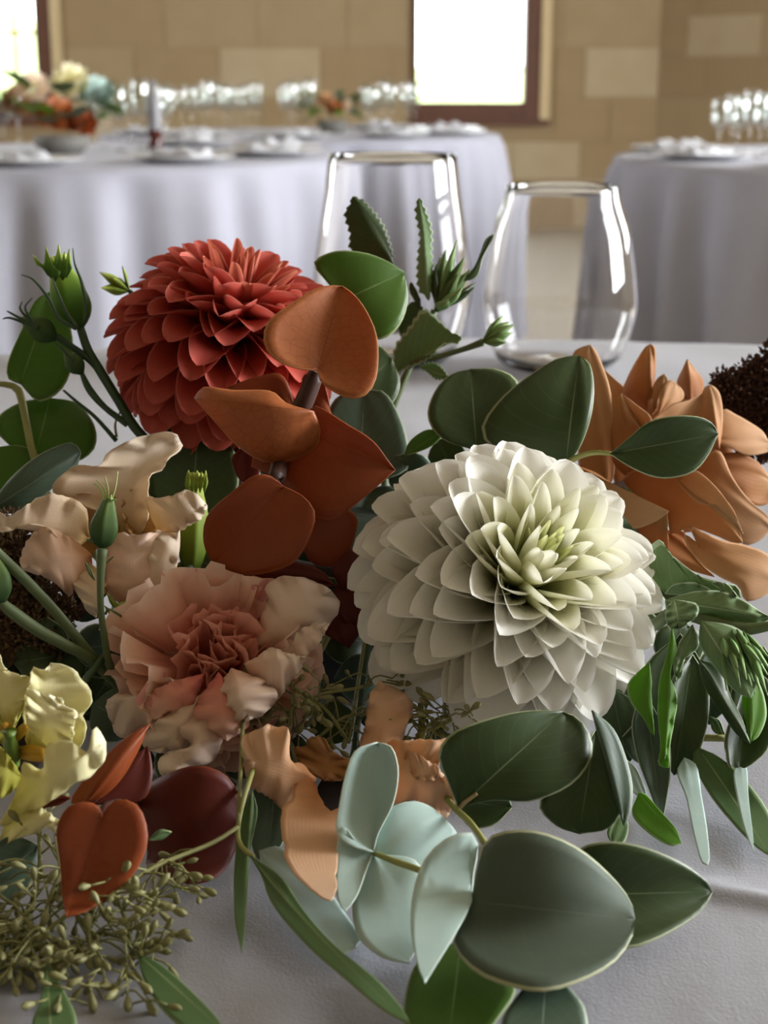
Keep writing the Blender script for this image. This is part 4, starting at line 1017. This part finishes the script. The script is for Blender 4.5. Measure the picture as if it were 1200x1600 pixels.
g('leaf_silver', (737, 1408), (664, 1536), [(740, 1360), (748, 1322), (735, 1300), (700, 1308), (665, 1340), (647, 1385), (641, 1440), (650, 1500)], [(725, 1435), (700, 1478), (680, 1510)], .332, .326, fold=-.003, bow=.004, cup=.002, lift=0.016)
g('leaf_grey', (737, 1408), (992, 1437), [(748, 1345), (762, 1310), (800, 1297), (850, 1301), (905, 1326), (952, 1366), (983, 1405)], [(722, 1440), (707, 1468), (720, 1497), (760, 1528), (838, 1549), (900, 1536), (955, 1507), (985, 1470)], .328, .332, bow=.006, cup=-.004, lift=0.012)
g('leaf_dark', (845, 1400), (1113, 1393), [(900, 1330), (950, 1315), (1005, 1323), (1062, 1346), (1100, 1373)], [(900, 1470), (975, 1481), (1010, 1474), (1052, 1454), (1096, 1424)], .34, .345, fold=.002, bow=.004, lift=0.006)
g('leaf_green', (720, 1470), (700, 1640), [(660, 1495), (636, 1540), (630, 1600), (650, 1630)], [(790, 1530), (806, 1550), (780, 1590), (750, 1625)], .335, .318, fold=.002, bow=.003)
g('leaf_slate', (855, 1500), (842, 1680), [(805, 1560), (782, 1600), (790, 1650)], [(885, 1540), (915, 1580), (910, 1640)], .325, .305, bow=.003, fold=.002, lift=0.008)
px_tube(es, 'stem', M['stem_olive'], [(582, 1332, .351), (620, 1347, .346), (665, 1364, .340), (735, 1405, .334), (752, 1409, .330)], [.0011, .0015, .0015, .0014, .001])
px_tube(es, 'stem', M['stem_olive'], [(758, 1318, .345), (735, 1286, .355), (710, 1262, .365), (690, 1235, .378), (660, 1180, .40)], .0016)
g('leaf_dark', (716, 1262), (880, 1112), [(700, 1222), (685, 1180), (705, 1146), (760, 1124), (820, 1111)], [(770, 1250), (830, 1252), (890, 1228), (922, 1190), (924, 1155), (906, 1124)], .365, .372, fold=.002, bow=.004)
px_tube(es, 'leaf_stalk', M['stem_tan'], [(713, 1266, .366), (725, 1255, .364), (745, 1240, .3625)], [.0012, .0011, .0008])
g('leaf_dark', (716, 1250), (800, 1262), [(750, 1230), (790, 1240)], [(730, 1290), (770, 1290)], .385, .385)
g('leaf_dark', (930, 1140), (905, 1303), [(880, 1220), (842, 1256), (868, 1290)], [(965, 1180), (978, 1240), (955, 1292)], .375, .365, bow=.003, fold=.002)
g('leaf_slate', (925, 1110), (975, 1290), [(940, 1170), (960, 1245)], [(962, 1145), (986, 1215), (986, 1262)], .370, .36, fold=-.003)
to_root(es, P(660, 1180, .40), 'stem_olive', .002)

GIRTH[0] = 0.7
# drooping leaves under the peach lisianthus
ed = sprig('eucalyptus_sprig', 'long narrow hanging leaves below the peach lisianthus', 'foliage', 0, -.02)
g = lf(ed)
g('leaf_silver', (405, 1330), (556, 1480), [(440, 1325), (500, 1375), (545, 1435), (564, 1468)], [(415, 1385), (450, 1432), (495, 1475), (530, 1494)], .372, .36, bow=.004, fold=-.002, label='pale blue leaf')
g('leaf_lance', (392, 1338), (640, 1600), [(440, 1372), (478, 1428), (525, 1480), (585, 1528), (625, 1572)], [(410, 1372), (425, 1412), (478, 1476), (540, 1530), (598, 1578)], .352, .325, mid=(498, 1462), bow=.003, fold=-.0015, n=24, lift=0.009)
g('leaf_lance', (394, 1235), (378, 1490), [(374, 1290), (366, 1360), (366, 1430)], [(402, 1270), (390, 1330), (386, 1400), (382, 1455)], .37, .352, fold=-.0015, lift=0.006)
g('leaf_slate', (430, 1210), (420, 1345), [(392, 1240), (390, 1300), (400, 1340)], [(445, 1250), (445, 1310)], .385, .38)
px_tube(ed, 'stem', M['stem_olive'], [(395, 1338, .352), (375, 1320, .358), (372, 1290, .364), (385, 1235, .37), (410, 1170, .39), (450, 1120, .42)], .0009)
to_root(ed, P(450, 1120, .42), 'stem_olive', .0014)
GIRTH[0] = 0.8
# right hand foliage
er = sprig('eucalyptus_branch', 'dark broad leaves hanging to the right below the white dahlia', 'foliage', .045, -.01)
g = lf(er, cM)
g('leaf_dark', (560, 560), (470, 1142), [(470, 660), (445, 820), (440, 1000), (448, 1110)], [(620, 660), (642, 760), (632, 900), (590, 1040), (540, 1110)], .425, .41, fold=.002, bow=.003)
g('leaf_slate', (330, 740), (415, 1380), [(270, 880), (290, 1040), (350, 1210)], [(440, 950), (455, 1100), (440, 1240)], .415, .40, fold=.002)
g('leaf_dark', (830, 640), (780, 1122), [(720, 940), (722, 1040), (735, 1105)], [(930, 700), (935, 980), (860, 1080)], .42, .405, fold=.003)
g('leaf_dark', (590, 590), (835, 990), [(620, 720), (700, 840), (770, 940)], [(690, 620), (740, 760), (800, 880)], .41, .402, fold=-.003)
g('leaf_lance', (590, 1010), (935, 1530), [(680, 1050), (800, 1150), (920, 1310), (950, 1420)], [(560, 1070), (640, 1230), (760, 1380), (870, 1490)], .41, .40, bow=.003, fold=.001)
g('leaf_silver', (520, 1060), (632, 1575), [(485, 1130), (530, 1250), (560, 1400), (600, 1550)], [(580, 1100), (605, 1250), (630, 1400), (642, 1540)], .408, .39, fold=-.002, lift=0.009)
g('leaf_silver', (790, 1080), (856, 1518), [(755, 1130), (780, 1280), (810, 1400)], [(820, 1110), (830, 1260), (850, 1430)], .412, .398, fold=-.002, lift=0.01)
g('leaf_bright', (300, 1230), (505, 1470), [(340, 1240), (420, 1330), (480, 1400)], [(270, 1330), (350, 1420), (450, 1478)], .395, .385, bow=.002)
g('leaf_silver', (230, 1060), (340, 1260), [(225, 1140), (270, 1220)], [(290, 1110), (330, 1200)], .405, .40)
g('leaf_lance', (190, 1330), (180, 1480), [(150, 1420)], [(250, 1370), (235, 1460)], .38, .372)
g('leaf_lance', (720, 960), (640, 860), [(690, 880)], [(660, 930)], .415, .415)
g('leaf_dark', (170, 720), (250, 1100), [(120, 860), (160, 1020)], [(280, 800), (290, 1000)], .425, .415)
g('leaf_dark', (500, 460), (430, 1120), [(330, 620), (300, 860), (350, 1040)], [(610, 620), (600, 860), (520, 1040)], .435, .425, fold=.003)
g('leaf_dark', (900, 520), (850, 1060), [(760, 680), (740, 880), (790, 1010)], [(1000, 680), (980, 900), (920, 1020)], .435, .425, fold=.003)
g('leaf_slate', (230, 640), (330, 1090), [(130, 780), (170, 980)], [(350, 760), (370, 980)], .435, .42, fold=.002)
g('leaf_slate', (700, 470), (640, 900), [(590, 600), (580, 780)], [(780, 620), (740, 800)], .44, .43, fold=.002)
px_tube(er, 'stem', M['stem_olive'], [(180, 940, .425), (330, 950, .422), (470, 958, .415), (720, 965, .412)], [.0014, .0014, .0013, .0012], cM)
to_root(er, P(*cM((190, 930)), .425), 'stem_olive', .002)

GIRTH[0] = 0.6
# fuzzy leaved sprig on the right
fz = sprig('bellflower_sprig', 'soft fuzzy green sprig with a spiky bud below the tan rose', 'foliage', .05, 0)
g = lf(fz, cM); kw = dict(ruf=.0016, rf=5, n=26, m=6)
g('leaf_fuzzy', (430, 270), (790, 285), [(360, 190), (325, 90), (400, 8), (445, 70), (540, 150), (620, 195), (700, 215), (775, 235)], [(470, 225), (560, 215), (640, 245), (700, 290)], .435, .42, fold=.003, bow=.004, **kw)
g('leaf_fuzzy', (430, 300), (940, 385), [(560, 262), (690, 258), (800, 300), (890, 360)], [(450, 445), (520, 430), (585, 385), (720, 395), (840, 430)], .42, .412, fold=-.004, bow=.005, **kw)
g('leaf_fuzzy', (470, 300), (500, 440), [(430, 350), (445, 430)], [(580, 320), (578, 380)], .414, .41, bow=.003, **kw)
g('leaf_bright', (462, 440), (425, 1105), [(438, 560), (402, 690), (394, 850), (406, 1000), (395, 1085)], [(482, 540), (452, 655), (486, 770), (470, 890), (450, 1000), (447, 1100)], .405, .395, fold=-.002, ruf=.001, rf=7, n=28, m=5)
g('leaf_bright', (350, 600), (375, 948), [(250, 700), (262, 790), (325, 870), (362, 940)], [(362, 700), (350, 810), (365, 890)], .41, .402, fold=-.002)
g('leaf_fuzzy', (560, 420), (480, 690), [(500, 500), (470, 600)], [(590, 520), (520, 590), (510, 660)], .412, .408, ruf=.001, rf=6)
g('leaf_fuzzy', (600, 400), (840, 770), [(600, 520), (700, 660), (770, 740)], [(760, 430), (860, 520), (870, 680)], .41, .40, bow=.004, cup=-.004)
g('leaf_fuzzy', (700, 250), (780, 285), [(650, 215), (720, 220)], [(690, 280)], .415, .413, ruf=.001)
g('leaf_bright', (830, 640), (840, 980), [(800, 780), (820, 900)], [(890, 720), (915, 850), (880, 950)], .412, .405, fold=-.002)
rng = random.Random(3)
for k in range(26):
    tx, ty = rng.uniform(720, 960), rng.uniform(560, 770); bx, by = 700 + (tx - 720) * .5, 440 + rng.uniform(0, 60)
    if ty > 640 + (tx - 720) * .55 + 110: ty -= 80
    w_ = rng.uniform(9, 17)
    blade(fz, 'bud_sepal', M['bud_fuzzy'], (bx, by), (tx, ty), [(bx * .6 + tx * .4 - w_ * 1.2, by * .6 + ty * .4)], [(bx * .6 + tx * .4 + w_ * 1.2, by * .6 + ty * .4)], .406 + rng.uniform(-.004, .004), .397 + rng.uniform(-.005, .005), cM, n=8, m=2, bow=.004, fold=-.002)
px_tube(fz, 'stem', M['stem'], [(960, 420, .408), (800, 440, .41), (640, 400, .414), (480, 360, .42), (380, 420, .43)], [.002, .003, .003, .003, .003], cM)
to_root(fz, P(*cM((390, 410)), .43), 'stem', .002)

GIRTH[0] = 0.62
# serrated sprig behind, in front of the glasses
se = sprig('bellflower_sprig', 'serrated leaf sprig with green buds rising before the glasses', 'foliage', .0, .035)
g = lf(se, cC); kw = dict(ser=2.2, n=26)
DS = .535
g('leaf_dark', (310, 445), (162, 198), [(250, 430), (155, 390), (150, 330), (132, 262), (150, 225)], [(300, 390), (275, 310), (235, 250), (195, 208)], DS, DS, fold=-.003, **kw)
g('leaf_fuzzy', (430, 565), (396, 203), [(392, 520), (390, 420), (398, 340), (382, 245)], [(448, 500), (440, 400), (440, 310), (412, 230)], DS, DS, fold=-.003, **kw)
g('leaf_dark', (400, 560), (366, 540), [(370, 500), (360, 520)], [(400, 600)], DS, DS)
g('leaf_fuzzy', (300, 830), (542, 692), [(310, 730), (360, 660), (410, 594), (455, 625), (505, 672)], [(360, 800), (430, 770), (480, 720), (538, 716)], DS - .005, DS - .01, fold=.003, **kw)
g('leaf_dark', (330, 690), (410, 590), [(320, 640), (370, 570)], [(370, 680), (400, 640)], DS, DS)
g('leaf_fuzzy', (395, 800), (502, 838), [(430, 785), (470, 795)], [(420, 815), (460, 845)], DS - .005, DS - .01, ser=1.5)
g('leaf_dark', (545, 500), (660, 328), [(590, 450), (612, 400), (630, 350)], [(600, 480), (622, 410), (655, 350)], DS, DS + .005, mid=(606, 425))
rng = random.Random(9)
for (tx, ty, w_) in ((490, 385, 20), (470, 410, 18), (530, 350, 9), (555, 412, 20), (600, 500, 14), (575, 455, 22), (520, 420, 20), (548, 520, 18), (455, 440, 16), (500, 560, 22), (590, 520, 14), (535, 470, 20)):
    blade(se, 'bud_leaf', M[rng.choice(('leaf_dark', 'bud_dark', 'bud_fuzzy'))], (450 + rng.uniform(-6, 14), 605), (tx, ty), [(450 * .45 + tx * .55 - w_, 605 * .45 + ty * .55 - 4)], [(455 * .45 + tx * .55 + w_, 605 * .45 + ty * .55 + 8)], DS, DS - rng.uniform(-.012, .012), cC, n=10, m=3, bow=.003, fold=-.003)
px_tube(se, 'stem', M['stem'], [(450, 600, DS), (420, 680, DS), (380, 760, DS), (330, 870, DS), (300, 950, DS), (280, 1050, DS)], [.0020, .002, .002, .0024, .0024, .0024], cC)
px_tube(se, 'branch', M['stem'], [(355, 800, DS - .004), (400, 775, DS - .008), (470, 762, DS - .01), (560, 735, DS - .012), (622, 712, DS - .014)], [.0018, .0018, .0016, .0016, .0022], cC)
for (tx, ty, w_) in ((692, 618, 16), (732, 650, 18), (725, 680, 18), (705, 712, 15), (715, 640, 20)):
    blade(se, 'bud_sepal', M['bud_fuzzy'], (618, 712), (tx, ty), [((618 + tx) / 2 - 4, (712 + ty) / 2 - w_)], [((618 + tx) / 2 + 4, (712 + ty) / 2 + w_)], DS - .014, DS - .014 + rng.uniform(-.006, .006), cC, n=10, m=3, bow=.003, fold=-.003)
to_root(se, P(*cC((280, 1050)), DS), 'stem', .002)

# ------------------------------------------------------------------ seeded eucalyptus
GIRTH[0] = 0.5
pv, pf, pu = lathe([(.0001, 0), (.0006, .0006), (.0011, .0022), (.0013, .0038), (.0010, .0048), (.0003, .0056), (.0001, .0058)], 10)
pod_me = mesh_data('seed_pod', pv, pf, M['pod'], pu)
for v_ in pod_me.vertices: v_.co = (v_.co.x * .62, v_.co.y * .62, v_.co.z * .62)
def pod(t, pos, d, s):
    o = link('seed_pod', pod_me, t); off = root_of(t)
    o.matrix_local = Matrix.Translation(-off) @ Matrix.Translation(pos) @ d.to_track_quat('Z', 'Y').to_matrix().to_4x4() @ Matrix.Scale(s, 4)
def seeded(t, mains, seed, nper, spread, s=1.0):
    """mains: list of pixel/depth polylines; side twigs fork off and carry pods"""
    rng = random.Random(seed)
    for ln in mains:
        pts = [P(*p) for p in ln]
        tube(t, 'twig', M['twig'], pts, [.0011 * s] * len(pts), 6, 4)
        C = catmull([list(p) for p in pts], 40)
        for k in range(nper):
            c = Vector(C[rng.randrange(3, 41)])
            d = Vector((rng.uniform(-1, 1), rng.uniform(-.8, .5), rng.uniform(-.9, .5))).normalized()
            e = c + d * spread * rng.uniform(.5, 1.1); e.z = max(e.z, TABLE_Z + .004)
            tube(t, 'twig', M['twig'], [c, (c + e) / 2 + Vector((0, 0, .002)), e], [.0006 * s, .0005 * s, .0005 * s], 5, 3)
            for q in range(rng.choice((2, 3, 3, 4))):
                d2 = (d + Vector((rng.uniform(-1, 1), rng.uniform(-1, 1), rng.uniform(-.9, .7)))).normalized()
                b_ = e - d * spread * .18 * q; f_ = b_ + d2 * .004 * s
                if f_.z < TABLE_Z + .003: f_.z = TABLE_Z + .003
                tube(t, 'twig', M['twig'], [b_, f_], [.0004 * s, .0006 * s], 5, 2); pod(t, f_, d2, s * rng.uniform(.85, 1.25))
s1 = sprig('seeded_eucalyptus', 'seeded eucalyptus trailing over the cloth below the rust leaves', 'foliage', -.04, -.025)
seeded(s1, [[(372, 1292, .362), (330, 1318, .355), (240, 1355, .345), (170, 1400, .338), (105, 1430, .335), (40, 1480, .332), (-20, 1510, .33)],
            [(180, 1395, .339), (200, 1450, .338), (205, 1500, .335), (190, 1550, .33), (170, 1610, .322)],
            [(60, 1290, .36), (62, 1350, .352), (50, 1420, .345), (20, 1480, .338), (-10, 1540, .33)],
            [(110, 1330, .352), (80, 1400, .343), (60, 1460, .337), (30, 1530, .328)]], 4, 19, .013)
seeded(s1, [[(120, 1430, .336), (150, 1470, .334), (110, 1500, .332)], [(50, 1440, .338), (10, 1500, .333)]], 6, 14, .011)
g = lf(s1)
g('leaf_lance', (72, 1505), (85, 1680), [(62, 1565), (50, 1610)], [(98, 1545), (120, 1605)], .332, .312, fold=.0015)
g('leaf_lance', (215, 1490), (350, 1612), [(252, 1508), (300, 1550), (338, 1590)], [(226, 1535), (260, 1585), (310, 1618)], .335, .318, fold=-.0015)
g('leaf_slate', (60, 1320), (-20, 1390), [(20, 1305), (-15, 1330)], [(55, 1370), (20, 1410)], .358, .35)
g('leaf_lance', (268, 1300), (232, 1312), [(250, 1296)], [(252, 1312)], .35, .348, n=8, m=2)
to_root(s1, P(372, 1292, .362), 'twig', .0012)
s2 = sprig('seeded_eucalyptus', 'fine seeded twigs between the carnation and the white dahlia', 'foliage', -.0, -.015)
seeded(s2, [[(432, 1055, .405), (470, 1080, .405), (510, 1110, .408), (545, 1160, .41)], [(455, 1110, .408), (500, 1085, .41), (560, 1075, .414), (600, 1060, .42)], [(500, 1150, .41), (540, 1120, .412), (590, 1115, .416)], [(460, 1095, .406), (450, 1130, .408)],
            [(640, 1100, .41), (670, 1120, .405), (700, 1140, .40)], [(650, 1150, .405), (690, 1120, .405), (720, 1130, .405)], [(620, 1090, .41), (660, 1140, .405), (705, 1125, .4)]], 8, 7, .009, .9)
to_root(s2, P(545, 1160, .41), 'twig', .0012)

# ------------------------------------------------------------------ dried brown plumes
GIRTH[0] = 1.0
def plume(t, lines, seed, width, mat, n):
    """tapering branchlets covered in tiny bracts"""
    rng = random.Random(seed)
    for ln in lines:
        pts = [P(*p) for p in ln]; tube(t, 'branchlet', M['stem_brown'], pts, [.0012] * len(pts), 6, 4)
        C = catmull([list(p) for p in pts], 60); v, f = [], []
        for k in range(n):
            i = rng.randrange(0, 61); c = Vector(C[i]); tap = math.sin(math.pi * min(1, .18 + .8 * (1 - i / 60)))
            d = Vector((rng.gauss(0, 1), rng.gauss(0, 1), rng.gauss(0, 1))).normalized()
            b_ = c + d * width * tap * rng.uniform(.2, 1); s = rng.uniform(.0004, .0009)
            x = d.orthogonal().normalized(); y = d.cross(x); k0 = len(v)
            v += [b_ + x * s, b_ - x * s * .5 + y * s * .87, b_ - x * s * .5 - y * s * .87, b_ + d * s * 2.0, b_ - d * s]
            f += [(k0, k0 + 1, k0 + 3), (k0 + 1, k0 + 2, k0 + 3), (k0 + 2, k0, k0 + 3), (k0 + 1, k0, k0 + 4), (k0 + 2, k0 + 1, k0 + 4), (k0, k0 + 2, k0 + 4)]
        o = world_mesh('plume_bracts', v, f, M[mat], t, None, False); o['kind'] = 'stuff'
p1 = sprig('dried_plume', 'dark brown dried plume sticking out behind the tan rose', 'dried flower', .05, .02)
plume(p1, [[(1150, 735, .54), (1175, 680, .545), (1195, 610, .55), (1215, 540, .55)], [(1165, 690, .545), (1150, 640, .548), (1130, 592, .55)], [(1170, 660, .547), (1165, 610, .55), (1180, 575, .55)], [(1190, 720, .54), (1220, 660, .545), (1240, 580, .55)]], 5, .0085, 'plume', 2600)
to_root(p1, P(1150, 735, .54), 'stem_brown', .002)
p2 = sprig('dried_plume', 'brown dried plume in the shade under the cream lisianthus', 'dried flower', -.06, 0)
plume(p2, [[(120, 960, .452), (60, 930, .455), (10, 900, .455), (-40, 860, .455)], [(110, 1000, .45), (50, 990, .45), (-10, 970, .45)], [(60, 900, .455), (20, 850, .46), (0, 830, .46)]], 6, .012, 'plume_lt', 2600)
to_root(p2, P(120, 960, .452), 'stem_brown', .002)

# ------------------------------------------------------------------ shaded filler foliage between the blooms
fl = sprig('filler_foliage', 'dark green leaves tucked in the shade between the blooms', 'foliage', -.01, -.005)
rng = random.Random(12)
for (x, y, d) in [(60, 1030, .45), (150, 1010, .45), (210, 960, .45), (120, 1090, .44), (180, 1120, .435), (50, 1100, .44), (240, 880, .47), (320, 880, .47), (420, 880, .47), (500, 930, .46), (540, 1000, .455), (480, 1060, .445), (430, 1120, .435), (560, 1060, .45),
                  (520, 1130, .435), (600, 1120, .435), (330, 1240, .415), (380, 1180, .42), (280, 1200, .42), (700, 1160, .425), (660, 1060, .45), (640, 740, .50), (700, 720, .50), (600, 800, .49), (560, 860, .48), (960, 980, .47), (1010, 960, .47), (960, 1100, .44), (1060, 1010, .46), (1010, 1160, .43), (880, 1130, .43), (200, 800, .49), (130, 940, .465), (90, 1150, .43), (210, 1190, .42), (450, 1180, .425)] + [(10, 1020, .455), (40, 970, .46), (148, 1093, .445), (100, 1050, .452), (200, 1060, .45), (30, 1070, .448), (300, 950, .46), (70, 1000, .457), (170, 1040, .453), (20, 930, .47), (540, 960, .46), (560, 1010, .455)] + [(930, 850, .495), (1000, 890, .495), (1050, 915, .50), (900, 950, .475), (980, 800, .505), (1040, 840, .51), (860, 780, .505), (900, 860, .50), (950, 920, .485), (820, 860, .49), (760, 800, .495), (1000, 950, .485)]:
    a_ = rng.uniform(0, 6.28); L = rng.uniform(60, 85); dx, dy = math.cos(a_), math.sin(a_); w_ = L * rng.uniform(.4, .55)
    def q(u, s): return (x + dx * L * (u - .5) - dy * w_ * s, y + dy * L * (u - .5) + dx * w_ * s)
    blade(fl, 'leaf', M[rng.choice(('leaf_dark', 'leaf_dark', 'leaf_slate'))], q(0, 0), q(1, 0), [q(.2, -.8), q(.5, -1), q(.8, -.7)], [q(.2, .8), q(.5, 1), q(.8, .7)], d, d + rng.uniform(-.02, .02), FULL, cross=rng.uniform(-.5, .5), bow=.004, n=10, m=4)
to_root(fl, P(400, 1000, .46), 'stem_dark', .002)
